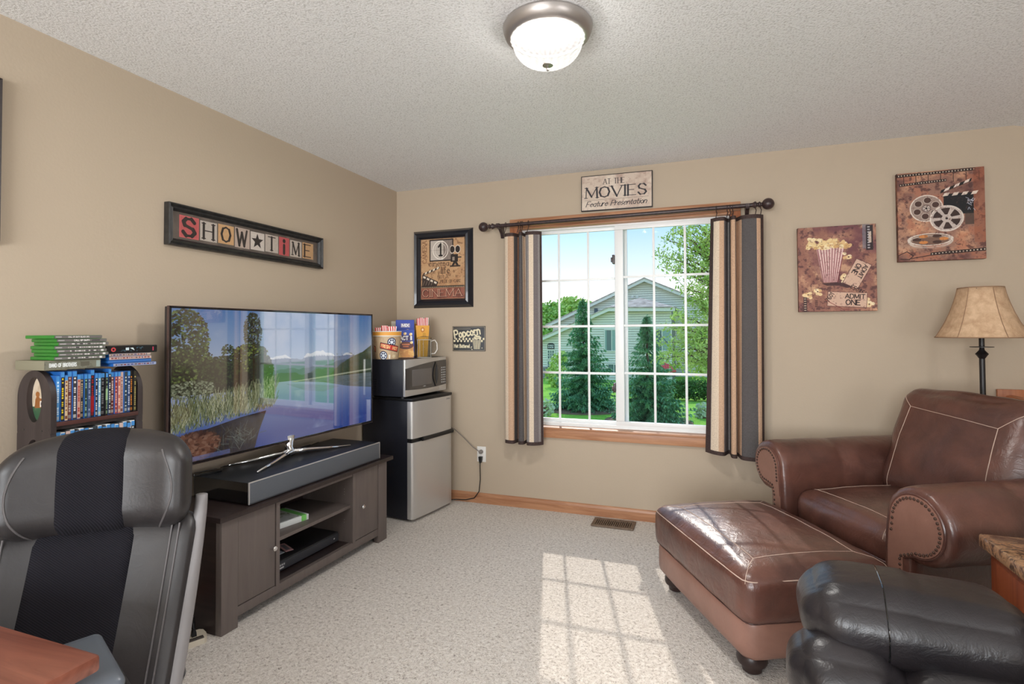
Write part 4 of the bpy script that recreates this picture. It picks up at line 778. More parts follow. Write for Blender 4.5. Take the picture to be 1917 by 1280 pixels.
# oak rosette and stair rail at the right
t = thing('stair_railing', 'oak handrail running from a square wall block behind the armchair', 'railing', (3.952, 0, 0))
MB().rbox(-.062, .062, -.022, -.001, .72, .958, .005).build('wall_block', M['oak_z'], t, smooth=True)
MB().prism([(-.014, .845), (.014, .845), (.018, .865), (.030, .88), (.031, .905), (.022, .922), (0, .928), (-.022, .922), (-.031, .905), (-.030, .88), (-.018, .865)], -.52, -.022, 'y').build('handrail', M['oak_y'], t, smooth=True)
box('lower_rail', -.03, .03, -.52, -.022, .80, .826, M['oak_y'], t, .004); box('shoe_rail', -.035, .035, -.52, -.018, .0, .03, M['oak_y'], t, .004)
for i in range(4): y = -.11-i*.108; MB().lathe([(.015, .03), (.015, .15), (.011, .18), (.017, .3), (.010, .66), (.014, .70), (.014, .80)], 10, c=(0, y, 0)).build('baluster', M['oak_z'], t, smooth=True)
MB().rbox(-.045, .045, -.61, -.52, 0, 1.02, .006).build('newel_post', M['oak_z'], t, smooth=True)

# ================================================================== SEATING
from mathutils.bvhtree import BVHTree
def stitches(name, src, segs, direction, mat, parent, r=.0014, lift=.0006, n=24, T=None):
    """a thin seam laid on the surface of src: segs = list of (start, end) points, cast along direction"""
    bvh = BVHTree.FromPolygons([tuple(p) for p in src.v], src.f); d = Vector(direction); mb = MB()
    for a, b in segs:
        pts = []
        for i in range(n+1):
            p = Vector(a).lerp(Vector(b), i/n); hit = bvh.ray_cast(p, d)
            if hit[0] is not None: pts.append(hit[0]-d.normalized()*lift)
        if len(pts) > 2: mb.tube(pts, r, 5)
    return mb.build(name, mat, parent, smooth=True)
A0 = Vector((2.475, -1.60, 0)); AR = math.atan2(.47, .883); RA = Matrix.Rotation(AR, 4, 'Z')
def local_root(name, label, cat, cx, cy):
    p = A0+RA @ Vector((cx, cy, 0)); return thing(name, label, cat, p, AR), Vector((-cx, -cy, 0))
# ottoman
ot, o0 = local_root('ottoman', 'wide chestnut leather ottoman with pale seams in front of the matching armchair', 'ottoman', .30, .375)
cu = cushion(.63, .85, .205, .055, 20, (.010, .012, .040), wr=.006, ws=7, seed=2); xf(cu, T4((0, 0, .300)))
cu.build('top_cushion', M['leather'], ot, smooth='all')
bs = cushion(.615, .82, .20, .06, 12, (.014, .012, 0)); xf(bs, T4((0, 0, .160))); bs.build('base', M['leather_base'], ot, smooth='all')
a, b = .215, .31
stitches('stitching', cu, [((-a, -b, 1), (a, -b, 1)), ((-a, b, 1), (a, b, 1)), ((-a, -b, 1), (-a, b, 1)), ((a, -b, 1), (a, b, 1)), ((-a, -b, 1), (-.322, -.418, 1)), ((a, -b, 1), (.322, -.418, 1)), ((-a, b, 1), (-.322, .418, 1)), ((a, b, 1), (.322, .418, 1))], (0, 0, -1), M['stitch'], ot)
wl = MB(); zz = .374
def rrect(hx, hy, r, z, n=6):
    out = []
    for k, (sx_, sy_) in enumerate(((1, 1), (-1, 1), (-1, -1), (1, -1))):
        for i in range(n+1): a_ = k*PI/2+PI/2*i/n; out.append((sx_*(hx-r)+r*math.cos(a_), sy_*(hy-r)+r*math.sin(a_), z))
    return out
def girdle(src, hx, hy, r, z, mat, nm, parent, rad=.0022):
    bvh = BVHTree.FromPolygons([tuple(p) for p in src.v], src.f); pts = []
    for p in rrect(hx, hy, r, z, 10):
        q = Vector(p)*1.4; q.z = z; h = bvh.ray_cast(q, Vector((-q.x, -q.y, 0)).normalized())
        if h[0] is not None: pts.append(h[0]+Vector((q.x, q.y, 0)).normalized()*.0005)
    full = []
    for i in range(len(pts)):
        for k in range(4):
            q = pts[i].lerp(pts[(i+1) % len(pts)], k/4); o2 = Vector((q.x, q.y, 0))*1.3; o2.z = q.z; h = bvh.ray_cast(o2, Vector((-q.x, -q.y, 0)).normalized()); full.append((h[0] if h[0] is not None else q)+Vector((q.x, q.y, 0)).normalized()*.0006)
    return MB().tube(full, rad, 5, closed=True).build(nm, mat, parent, smooth=True)
girdle(cu, .33, .425, .05, .374, M['stitch'], 'top_seam', ot); girdle(cu, .33, .425, .05, .222, plain('dark_piping', (60, 36, 32), .5), 'bottom_seam', ot)
foot_m = plain('dark_wood_foot', (46, 32, 30), .35)
for sx_ in (-1, 1):
    for sy_ in (-1, 1): MB().lathe([(.028, 0), (.036, .006), (.038, .022), (.040, .028), (.052, .034), (.056, .046), (.054, .062), (.05, .072)], 24, c=(sx_*.235, sy_*.325, 0)).build('bun_foot', foot_m, ot, smooth=True)

# armchair
ch, c0 = local_root('armchair', 'chestnut leather armchair with rolled nailhead arms behind the ottoman', 'armchair', 1.02, .36)
seat = cushion(.66, .60, .175, .06, 20, (.015, 0, .03), wr=.007, ws=6, seed=5); xf(seat, T4(c0+Vector((.975, .365, .398)))); seat.build('seat_cushion', M['leather'], ch, smooth='all')
sx0 = c0.x; sy0 = c0.y; ch.location += RA @ Vector((.038, 0, 0))
stitches('seat_stitching', seat, [((sx0+.735, sy0+.10, 1), (sx0+.735, sy0+.64, 1)), ((sx0+.735, sy0+.14, 1), (sx0+.645, sy0+.105, 1)), ((sx0+1.15, sy0+.14, 1), (sx0+.735, sy0+.14, 1)), ((sx0+1.15, sy0+.60, 1), (sx0+.735, sy0+.60, 1))], (0, 0, -1), M['stitch'], ch)
dpip = bpy.data.materials['dark_piping']
fr = MB(); fr.rbox(.66+sx0, 1.50+sx0, .06+sy0, .68+sy0, .09, .33, .03); fr.build('seat_base', M['leather_base'], ch, smooth=True)
MB().tube([(.640+sx0, .085+sy0, .352), (.640+sx0, .365+sy0, .352), (.640+sx0, .645+sy0, .352)], .004, 6).build('front_piping', M['leather'], ch, smooth=True)
def arm(inner, s, c0_, r, zc=.575):
    cy = inner+s*c0_; prof = [(inner, .10), (inner, .20), (inner+s*.002, .32), (inner+s*.006, .44), (inner+s*.010, .50)]
    aa = [math.radians(q) for q in np.linspace(168, -100, 34)]; prof += [(cy+s*r*math.cos(q), zc+r*math.sin(q)) for q in aa]
    op = cy-s*.17*r; prof += [(op, .43), (op, .30), (op, .20), (op, .10)]; n = len(prof); P = [Vector((a, b, 0)) for a, b in prof]; cen = Vector((cy-s*.02, .50, 0))
    N = []
    for i in range(n):
        t = (P[(i+1) % n]-P[i-1]).normalized(); q = Vector((t.y, -t.x, 0))*(-s); N.append(q)
    area = sum(P[i].x*P[(i+1) % n].y-P[(i+1) % n].x*P[i].y for i in range(n))
    sg = 1 if area > 0 else -1
    for i in range(n): t = (P[(i+1) % n]-P[i-1]).normalized(); N[i] = Vector((t.y, -t.x, 0))*sg     # outward
    X = [.600, .602, .610, .622, .640, .66, .69, .73, .80, .88, .93, .945, .96, 1.05, 1.2, 1.35, 1.46, 1.50, 1.515]; ins = [.030, .014, .005, .001, 0, 0, 0, 0, -.002, -.002, 0, .0035, 0, -.003, -.004, -.002, 0, .012, .05]
    mb = MB(); vs = []
    for x, i_ in zip(X, ins):
        for k in range(n):
            pl = .0035*math.sin(k*2.6)*max(0, 1-abs(x-.655)/.07) if 5 < k < n-4 else 0
            wv = .003*noise.noise(Vector((x*9, P[k].x*9, P[k].y*9))); q = P[k]-N[k]*(i_-pl-wv); vs.append((x+sx0, q.x+sy0, q.y))
    m_ = len(X); fs = [(j*n+k, j*n+(k+1) % n, (j+1)*n+(k+1) % n, (j+1)*n+k) for j in range(m_-1) for k in range(n)]+[tuple(range(n)), tuple(range(m_*n-1, (m_-1)*n-1, -1))]
    mb.add(vs, fs).build('rolled_arm', M['leather'], ch, smooth=True)
    # recessed scroll facing with piping and nailheads
    def off(d): return [(P[k]-N[k]*d) for k in range(n)]
    pan = off(.034); MB().prism([(q.x+sy0, q.y) for q in pan], .594+sx0, .603+sx0, 'x').build('scroll_facing', M['leather_base'], ch)
    pp = off(.030); MB().tube([(.599+sx0, q.x+sy0, q.y) for q in pp[3:-3]], .0045, 6).build('scroll_piping', M['leather'], ch, smooth=True)
    nails = MB(); path = [(P[k]-N[k]*.045) for k in range(4, n-1)]; L = 0; last = None
    dense = [path[i].lerp(path[i+1], f/12) for i in range(len(path)-1) for f in range(12)]; acc = 0
    for i in range(1, len(dense)):
        acc += (dense[i]-dense[i-1]).length
        if acc > .0165: acc = 0; q = dense[i]; nails.lathe([(.0062, 0), (.0055, .003), (.003, .0048), (.0002, .0053)], 8, T=T4((.594+sx0, q.x+sy0, q.y), 0, 0, -PI/2))
    nails.build('nailhead_trim', plain('antique_brass', (112, 92, 84), .25, metal=.9), ch, smooth=True)
arm(.66, 1, .145, .128); arm(.065, -1, .165, .145, .565)
TB = T4(c0+Vector((1.335, .365, .685)), 0, 0, math.radians(20)); bk = cushion(.22, .71, .58, .085, 22, (.035, .01, .02), wr=.014, ws=5, seed=11); bkv = MB(); bkv.v = list(bk.v); bkv.f = bk.f
bo = xf(bk, TB).build('back_cushion', M['leather'], ch, smooth='all')
st = MB(); bvh = BVHTree.FromPolygons([tuple(p) for p in bkv.v], bkv.f)
for (a, b) in (((-.21, .14), (.24, .18)), ((-.21, .14), (-.24, -.28)), ((.24, .18), (.26, -.28)), ((.24, .18), (.35, .27)), ((-.21, .14), (-.34, .27))):
    pts = []
    for i in range(25):
        q = i/24; y = a[0]+(b[0]-a[0])*q; z = a[1]+(b[1]-a[1])*q; h = bvh.ray_cast(Vector((-1, y, z)), Vector((1, 0, 0)))
        if h[0] is not None: pts.append(TB @ (h[0]-Vector((.0006, 0, 0))))
    st.tube(pts, .0016, 5)
st.build('back_stitching', M['stitch'], ch, smooth=True)
fb = cushion(.16, .64, .70, .06, 8); xf(fb, T4(c0+Vector((1.47, .365, .49)), 0, 0, math.radians(9))); fb.build('back_frame', M['leather_base'], ch, smooth='all')
for x, y in ((.70, .0), (.70, .74), (1.45, .02), (1.45, .72)): MB().lathe([(.025, 0), (.034, .01), (.036, .03), (.045, .05), (.048, .10)], 18, c=(x+sx0, y+sy0, 0)).build('bun_foot', foot_m, ch, smooth=True)

# black recliner at the lower right, faces left
rc = thing('recliner', 'black-brown leather recliner with pillow-top arm at the lower right corner', 'recliner', (3.10, -2.45, 0))
def rcush(nm, sx_, sy_, sz, r, loc, rz=0, ry=0, puff=(0, 0, 0), wr=.01, ws=7, seed=1, n=20, rx=0, mat='dleather'):
    mb = cushion(sx_, sy_, sz, r, n, puff, wr=wr, ws=ws, seed=seed); xf(mb, T4(Vector(loc)-Vector((3.10, -2.45, 0)), rz, rx, ry)); mb.build(nm, M[mat], rc, smooth='all'); return mb
def padseam(x, y, z, ry_, rz_, nm='pad_seam'):
    pass
def pleat(p):
    a = math.atan2(p.z, p.y); e_ = max(0, min(1, (abs(p.x)-.13)/.09))*max(0, min(1, (.262-abs(p.x))/.03)); k = 1+.028*e_*math.sin(a*17+3*math.sin(a*3))*(.6+.4*math.sin(a*5+p.x*9)); return Vector((p.x, p.y*k, p.z*k*(1.06 if p.x < 0 else 1)))
pdm = cushion(.50, .30, .185, .092, 40, (.014, .01, .014), fn=pleat, wr=.0045, ws=5, seed=3); xf(pdm, T4(Vector((2.858, -2.085, .525))-Vector((3.10, -2.45, 0)), math.radians(-5))); pdm.build('arm_pad', M['dleather'], rc, smooth='all')
def ringseam(src, x, loc, rz, nm='pad_seam'):
    bvh = BVHTree.FromPolygons([tuple(p) for p in src.v], src.f); T = T4(Vector(loc)-Vector((3.10, -2.45, 0)), rz); pts = []
    for k in range(48):
        a = 2*PI*k/48; o_ = T @ Vector((x+.012*math.cos(a), .5*math.cos(a), .5*math.sin(a))); c_ = T @ Vector((x, 0, 0)); h = bvh.ray_cast(o_, (c_-o_).normalized())
        if h[0] is not None: pts.append(h[0])
    MB().tube(pts, .0022, 6, closed=True).build(nm, M['gloss_black'], rc, smooth=True)
ringseam(pdm, -.07, (2.858, -2.085, .525), math.radians(-5))
rcush('backrest_wing', .36, .36, .30, .13, (3.29, -2.14, .525), math.radians(-10), math.radians(4), (.0, .01, .02), .010, 5, 5, 20)
rcush('inner_arm', .25, .22, .20, .09, (2.685, -2.18, .405), math.radians(-6), 0, (.01, .02, .01), .006, 6, 16); rcush('inner_arm', .42, .22, .19, .09, (3.00, -2.205, .395), math.radians(-6), 0, (.01, .02, .01), .004, 5, 6)
rcush('footrest_pad', .34, .60, .26, .10, (2.70, -2.45, .29), math.radians(-4), 0, (.01, .0, .03), .005, 5, 8)
rcush('seat_cushion', .62, .56, .26, .09, (3.13, -2.50, .26), math.radians(-4), 0, (.0, .0, .03), .005, 5, 9)
rcush('outer_arm_panel', .78, .16, .38, .07, (2.98, -2.055, .25), math.radians(-4), 0, (.0, .01, .0), .004, 5, 10, 14)
rcush('arm_pad', .56, .30, .19, .09, (2.92, -2.95, .515), 0, 0, (.014, .01, .012), .005, 5, 13, 16); rcush('outer_arm_panel', .70, .16, .38, .07, (2.98, -2.95, .25), 0, 0, (0, .01, 0), .004, 5, 14, 12)
rcush('backrest', .26, .62, .72, .11, (3.52, -2.52, .66), 0, math.radians(14), (.02, .01, .02), .006, 5, 12, 18)
MB().rbox(-.28, .36, -.50, .38, .0, .16, .02).build('base', M['black'], rc, smooth=True)

# end table with marble top
et = thing('end_table', 'end table with brown marble top between the two leather chairs', 'table', (3.46, -1.735, 0))
MB().rbox(-.262, .262, -.165, .158, .578, .620, .008).build('marble_top', M['marble'], et, smooth=True)
box('cabinet_body', -.238, .238, -.145, .137, .06, .578, M['table'], et, .004)
for sx_ in (-1, 1):
    for sy_ in (-1, 1): box('leg', sx_*.215-.02, sx_*.215+.02, sy_*.12-.02-.004, sy_*.12+.02-.004, 0, .06, M['table'], et, .003)
box('door', -.242, -.237, -.12, .11, .10, .55, M['table'], et, .001)

# floor lamp behind the armchair
fl = thing('floor_lamp', 'black floor lamp with a flared parchment shade behind the armchair', 'lamp', (3.716, -.30, 0))
MB().lathe([(.125, 0), (.125, .012), (.10, .022), (.03, .035), (.012, .06)], 32).build('base', M['iron'], fl, smooth=True)
MB().lathe([(.0125, .03), (.0125, 1.135), (.012, 1.14), (.028, 1.165), (.012, 1.185), (.010, 1.1995), (.050, 1.2), (.050, 1.203), (.012, 1.204), (.012, 1.36), (.018, 1.365), (.018, 1.40), (.0, 1.405)], 24).build('pole', M['iron'], fl, smooth=True)
sh = MB(); prof = [(.192, 1.252), (.186, 1.256), (.170, 1.285), (.148, 1.33), (.128, 1.38), (.112, 1.43), (.100, 1.475), (.093, 1.512)]
vs = []; NS = 6
def hexr(t, k): a = 2*PI/NS; tt = ((t+.35) % a)-a/2; return (math.cos(a/2)/math.cos(tt))*(1-k)+k
for r, z in prof:
    k_ = .75 if z < 1.3 else .7
    for k in range(48): t = 2*PI*k/48; q = r*hexr(t, k_)*1.02; vs.append((q*math.cos(t), q*math.sin(t), z))
fs = [(i*48+k, i*48+(k+1) % 48, (i+1)*48+(k+1) % 48, (i+1)*48+k) for i in range(len(prof)-1) for k in range(48)]
so = sh.add(vs, fs).build('lamp_shade', M['shade'], fl, smooth=True); md = so.modifiers.new('thickness', 'SOLIDIFY'); md.thickness = .002
tr_m = plain('shade_trim', (150, 118, 92), .8)
for i, z in ((0, 0), (len(prof)-1, 0)): MB().tube([vs[i*48+k] for k in range(48)], .0028, 6, closed=True).build('shade_trim', tr_m, fl, smooth=True)
for s_ in range(6):
    t = -.35+s_*2*PI/6+PI/6*0; MB().tube([(prof[i][0]*1.02*1.003*math.cos(t), prof[i][0]*1.02*1.003*math.sin(t), prof[i][1]) for i in range(len(prof))], .0016, 5).build('shade_rib', tr_m, fl, smooth=True)
for k in range(3): a_ = k*2*PI/3; MB().tube([(0, 0, 1.49), (.093*math.cos(a_), .093*math.sin(a_), 1.505)], .002, 5).build('shade_spider', M['iron'], fl)

def plain_once(n, c, r): return bpy.data.materials.get(n) or plain(n, c, r)
# office chair (seat side towards the camera) and desk
oc = thing('office_chair', 'high-backed black mesh and leather office chair behind the desk', 'chair', (1.036, -3.0, 0), math.radians(38.3))
def hr_fn(p):
    x = p.x/.25; q = p.copy(); q.x *= .81; q.y += -.075*x*x; q.z = q.z*(1-.34*abs(x)**2.6) if q.z > 0 else q.z*(1-.08*x*x); q.z += .008; return q
def put(nm, mb, T, mat, sm='all'): return xf(mb, T).build(nm, mat, oc, smooth=sm)
TH = T4((0, .235, .905), 0, math.radians(-4))
hb = cushion(.50, .14, .26, .068, 24, (0, .0, 0), fn=hr_fn); put('headrest', hb, TH, M['cleather'])
ctr = cushion(.235, .13, .262, .06, 18, (0, .008, .003), fn=lambda p: hr_fn(Vector((p.x-.02, p.y-.008, p.z)))); put('headrest_mesh', ctr, TH, M['cmesh'])
for s in (-1, 1):
    pts = []; hbv = BVHTree.FromPolygons([tuple(p) for p in hb.v], hb.f)
    for i in range(25):
        q = i/24; z = .795+.205*q; x = s*(.130+.033*math.sin(PI*q)+.012*q); h = hbv.ray_cast(Vector((x, -.5, z)), Vector((0, 1, 0)))
        if h[0] is not None: pts.append(h[0])
    MB().tube(pts, .0026, 6).build('piping', plain_once('seam_piping', (84, 80, 80), .5), oc, smooth=True)
def bk_fn(p):
    q = p.copy(); x = p.x/.25; v_ = (p.z+.26)/.52; q.x *= (.89-.10*(1-v_)); q.y += -.055*x*x - .30*max(0, 1-v_)**1.15; return q
TBk = T4((0, .235, .575), 0, 0); bkk = cushion(.49, .085, .50, .04, 22, (0, .0, 0), fn=bk_fn); put('backrest', bkk, TBk, M['cleather'])
put('backrest_mesh', cushion(.25, .095, .47, .03, 16, (0, .01, 0), fn=lambda p: bk_fn(Vector((p.x-.03, p.y-.004, p.z)))), TBk, M['cmesh'])
for s, xx in ((-1, .205), (1, .185), (1, .205)):
    pts = []
    for i in range(25):
        z = -.235+.47*i/24; v = bk_fn(Vector((s*xx, -.044, z))); pts.append(TBk @ v)
    MB().tube(pts, .0022, 6).build('piping', plain_once('seam_piping', (84, 80, 80), .5), oc, smooth=True)
edge_m = plain('silver_grey_edge', (128, 124, 124), .45)
for s in (-1, 1):
    pts = []
    for i in range(25):
        z = -.27+.56*i/24; v = bk_fn(Vector((s*.247, .012, z))); pts.append(TBk @ v)
    MB().tube(pts, [.014+.006*math.sin(PI*i/24) for i in range(25)], 10).build('side_edge', edge_m, oc, smooth='all')
put('seat_cushion', cushion(.40, .44, .10, .045, 14, (0, 0, .02)), T4((0, -.12, .40)), M['cleather'])
for s in (-1, 1):
    MB().tube([(s*.14, -.16, .38), (s*.19, -.18, .42), (s*.20, -.20, .54), (s*.232 if s < 0 else .15, -.22, .665)], .014, 10).build('arm_support', M['black'], oc, smooth=True)
    put('armrest', cushion(.074, .22, .032, .015, 10, (0, .0, .004)), T4((s*.232 if s < 0 else .125, -.235, .676), s*.5), M['grey_plastic'])
MB().lathe([(.03, .10), (.03, .40), (.06, .405)], 16).build('gas_lift', M['black'], oc, smooth=True)
for k in range(5):
    a = k*2*PI/5+.3; c, s = math.cos(a), math.sin(a); MB().tube([(c*.03, s*.03, .11), (c*.18, s*.18, .095), (c*.28, s*.28, .07)], [.024, .018, .014], 8).build('base_leg', M['black'], oc, smooth=True)
    MB().lathe([(.001, -.022), (.022, -.020), (.026, -.01), (.026, .01), (.022, .020), (.001, .022)], 14, T=T4((c*.28, s*.28, .026), a, 0, 0) @ Matrix.Rotation(PI/2, 4, 'X')).build('caster', M['black'], oc, smooth=True)
dk = thing('desk', 'reddish wooden desk cut off at the lower left corner', 'desk', (.72, -3.48, 0))
MB().rbox(-.62, .668, -.34, .323, .722, .750, .006).build('desktop', M['desk'], dk, smooth=True)
for x0_ in (-.60, .60): box('side_panel', x0_, x0_+.03, -.32, -.02, 0, .722, M['desk'], dk, .003)
box('modesty_panel', -.57, .60, -.31, -.29, .3, .722, M['desk'], dk)

# ================================================================== TV WALL
tvs = thing('tv_stand', 'espresso media stand with two doors and open middle shelves', 'media stand', (.428, -1.43, 0), math.radians(87.5))
ES, EF = M['espresso'], M['espresso_edge']
box('top_panel', -.625, .625, -.022, .39, .488, .512, ES, tvs, .004)
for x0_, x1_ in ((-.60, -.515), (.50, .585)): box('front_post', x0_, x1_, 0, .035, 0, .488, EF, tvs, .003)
for x0_, x1_ in ((-.60, -.578), (.563, .585)): box('side_panel', x0_, x1_, .035, .385, 0, .488, ES, tvs)
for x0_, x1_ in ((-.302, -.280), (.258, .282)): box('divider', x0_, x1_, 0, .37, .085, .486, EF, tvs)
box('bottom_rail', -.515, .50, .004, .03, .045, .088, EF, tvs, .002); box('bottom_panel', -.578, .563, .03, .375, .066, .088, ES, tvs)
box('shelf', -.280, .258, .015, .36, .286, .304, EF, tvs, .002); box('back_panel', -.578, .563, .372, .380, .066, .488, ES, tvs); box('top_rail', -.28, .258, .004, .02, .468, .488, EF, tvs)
for x0_, x1_, kx in ((-.512, -.305, -.33), (.285, .497, .325)):
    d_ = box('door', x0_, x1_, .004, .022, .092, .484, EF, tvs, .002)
    T = T4((kx, .003, .278), 0, PI/2); MB().lathe([(.005, 0), (.005, .014), (.010, .018), (.012, .022), (.012, .028), (.009, .031), (.001, .032)], 18, T=T).build('knob', M['chrome'], d_, smooth=True)
for x_ in (.257,):
    for z_ in (.20, .215, .36, .375, .39): MB().lathe([(.0025, 0), (.0001, .0005)], 8, T=T4((x_, .06, z_), 0, 0, -PI/2)).build('shelf_pin', M['nickel'], tvs)
sb = thing('sound_base', 'flat dark sound base with metal grille front under the television', 'speaker', (.431, -1.405, .512), math.radians(87.5))
MB().rbox(-.485, .485, .006, .36, .008, .104, .004).build('cabinet', plain('sound_base_black', (38, 40, 44), .42), sb, smooth=True)
box('end_cap', -.4865, -.484, .01, .355, .010, .102, M['gloss_black'], sb)
gm = speck('grille_mesh', (88, 93, 100), (104, 109, 116), 400, .5, .4, .001, metal=.3); box('front_grille', -.482, .482, 0, .007, .011, .101, gm, sb, .001)
box('grille_frame', -.486, .486, .0005, .006, .005, .0115, M['dark_grey'], sb); box('grille_frame', -.486, .486, .0005, .006, .101, .106, M['steel'], sb, .001); box('grille_frame', .482, .487, 0, .007, .006, .105, M['steel'], sb, .001); box('grille_frame', -.487, -.482, 0, .007, .006, .105, M['steel'], sb, .001)
for sx_ in (-.4, .4):
    for y_ in (.04, .32): MB().lathe([(.02, 0), (.02, .008)], 12, c=(sx_, y_, 0)).build('rubber_foot', M['black'], sb)
t = thing('remote_control', 'small glossy black remote lying on the left end of the sound base', 'remote', (.085, -1.835, .617), math.radians(72)); MB().rbox(-.065, .065, -.022, .022, 0, .016, .005).build('body', M['gloss_black'], t, smooth=True); box('button_strip', -.05, .05, -.008, .008, .0155, .0165, M['dark_grey'], t)

TVW, TZ0, TZ1 = 1.372, .702, 1.414
tv = thing('television', 'large flat television showing a mountain lake, on chrome feet', 'television', (.21, -1.408, .617), math.atan2(1.362, .1))
h0, h1 = TZ0-.617, TZ1-.617; hw = TVW/2
MB().rbox(-hw, hw, .004, .030, h0, h1, .004).build('case', plain('tv_case', (30, 28, 32), .3), tv, smooth=True)
bz = MB();
for q in ((-hw, hw, h1-.008, h1), (-hw, hw, h0, h0+.010), (-hw, -hw+.010, h0, h1), (hw-.008, hw, h0, h1)): bz.rbox(q[0], q[1], -.004, .006, q[2], q[3], .0015)
bz.build('bezel', M['gloss_black'], tv, smooth=True)
mb = MB();
for q in ((-hw-.0015, hw+.0015, h1, h1+.0025), (-hw-.0015, hw+.0015, h0-.0025, h0), (-hw-.0025, -hw, h0-.002, h1+.002), (hw, hw+.0025, h0-.002, h1+.002)): mb.box(q[0], q[1], -.003, .01, q[2], q[3])
mb.build('metal_edge', plain('tv_edge_bronze', (110, 92, 90), .25, metal=.7), tv)
# lake picture on the screen
TW, TH_ = 1152, 600; A = Art(TW, TH_, (130, 160, 205)); AX = A.asp
yy = np.linspace(1, 0, TH_)[:, None]; xx = np.linspace(0, AX, TW)[None, :]
def lerp3(a, b, t): return np.array(a)/255.*(1-t[..., None])+np.array(b)/255.*t[..., None]
sky = lerp3((196, 206, 226), (92, 138, 198), np.clip((yy-.5)/.5, 0, 1)*np.ones_like(xx)); lake = lerp3((176, 188, 214), (52, 82, 162), np.clip((.50-yy)/.42, 0, 1)*np.ones_like(xx))
A.a = np.where((yy > .46)[..., None]*np.ones((1, TW, 1)) > 0, sky, lake)
A.blot(3, 81, (206, 206, 222), .5, .85, .7, (0, .5, AX, 1))
def ridge(y, amp, seed, col, al=1, lo=.46, x0=.0, x1=AX, cells=7, snow=None):
    n = vnoise(1, 500, cells, seed, 5)[0]; pts = [(x0+(x1-x0)*i/499, y+amp*(n[i]-.5)) for i in range(500)]; A.poly(pts+[(x1, lo), (x0, lo)], col, al, .25)
    if snow:
        for i in range(0, 499, 1):
            px_, py_ = pts[i]; 
            if py_ > y+amp*.02: A.line([(px_, py_), (px_+.006, py_-abs(py_-y)*.85*(.5+.5*((i*37) % 11)/11))], .006, snow, .75)
ridge(.635, .26, 83, (120, 134, 164), x0=.55, x1=AX, cells=3, snow=(238, 240, 246)); ridge(.575, .12, 84, (92, 108, 128), x0=.5, cells=4); ridge(.525, .10, 85, (74, 92, 84), x0=.5, cells=5)
A.poly([(1.35, .46), (1.5, .56), (1.65, .62), (1.8, .66), (AX, .72), (AX, .46)], (56, 74, 46), 1, .4)
A.poly([(.95, .455), (AX, .50), (AX, .485), (1.0, .445)], (178, 184, 160), .9)
A.poly([(1.0, .45), (AX, .475), (AX, .32), (1.6, .36), (1.3, .42)], (58, 72, 52), .75, .5); A.poly([(.9, .44), (1.2, .41), (1.5, .37), (1.3, .34), (1.1, .37)], (110, 122, 140), .5, .5)
A.blot(4, 86, (214, 218, 236), .55, .85, .7, (.7, .05, AX, .38)); A.blot(40, 87, (90, 100, 70), .6, .75, .5, (1.4, .5, AX, .66))
rr = random.Random(12)
def crown(cx, cy, rx, ry, n, dark, mid_, lite, s=.018):
    s *= .62; n = int(n*2.3)
    for i in range(n):
        a = rr.uniform(0, 2*PI); q = math.sqrt(rr.random()); x = cx+rx*q*math.cos(a); y = cy+ry*q*math.sin(a); c = dark if i < n*.5 else rr.choice([dark, mid_, mid_, lite]); A.ell(x, y, s*rr.uniform(.4, 1.3), s*rr.uniform(.25, .8), c, .9, rot=rr.uniform(-.6, .6))
D, G_, L_ = (18, 26, 18), (52, 74, 34), (112, 132, 66)
A.poly([(0, .44), (.72, .42), (.78, .48), (.70, .62), (.55, .64), (.42, .62), (.30, .66), (.15, .70), (0, .72)], D)
crown(.10, .80, .16, .20, 420, D, G_, L_); crown(.12, .62, .20, .12, 320, D, G_, L_); crown(.60, .84, .075, .15, 300, D, (44, 58, 34), (96, 112, 70), .013); crown(.58, .66, .16, .10, 420, D, G_, (130, 146, 60)); crown(.68, .56, .10, .12, 300, D, (34, 46, 28), G_); crown(.36, .58, .16, .10, 260, D, G_, D); crown(.40, .71, .05, .05, 60, D, G_, L_, .012)
crown(.14, .47, .17, .06, 260, (60, 70, 52), (130, 140, 112), (168, 176, 148), .014)
for i in range(1500):
    x = rr.uniform(0, .80); b = .20+.09*x/.8+rr.uniform(-.01, .15); h_ = rr.uniform(.04, .10); lx = rr.uniform(-.035, .045); A.line([(x, b), (x+lx, b+h_)], .0042, rr.choice([(92, 104, 66), (150, 158, 118), (190, 192, 158), (60, 72, 44), (120, 130, 90)]), .85)
A.poly([(0, .0), (.62, .0), (.66, .12), (.72, .26), (.5, .24), (.25, .20), (.1, .17), (0, .2)], (24, 20, 22), .92, .3)
for i in range(420):
    x = rr.uniform(0, .62); A.line([(x, rr.uniform(.0, .2)), (x+rr.uniform(-.02, .02), rr.uniform(.0, .2))], .003, rr.choice([(60, 58, 50), (90, 84, 70), (40, 36, 34), (78, 66, 62)]), .5)
crown(.17, .10, .17, .09, 260, (84, 54, 46), (122, 82, 66), (146, 108, 90), .03); A.blot(10, 88, (60, 38, 36), .5, .7, .7, (0, .0, .40, .20))
for i in range(90):
    a = rr.uniform(0, PI); cx = .50+rr.gauss(0, .06); cy = .08+rr.gauss(0, .04); A.line([(cx, cy), (cx+.06*math.cos(a), cy+.07*math.sin(a))], .004, rr.choice([(86, 96, 96), (118, 128, 120), (60, 66, 70)]), .8)
A.rect(.14, .005, .42, .035, (120, 136, 200), .8, .6)
sm = print_mat('lake_picture', A, .06, emit=.55, coat=1.0, coatr=.02, spec=1.0); sm.node_tree.nodes['Principled BSDF'].inputs['Coat IOR'].default_value = 2.1
sheet('screen', (-hw+.009, .0005, h0+.009), (hw-.007, .0005, h0+.009), (hw-.007, .0005, h1-.007), (-hw+.009, .0005, h1-.007), sm, tv)
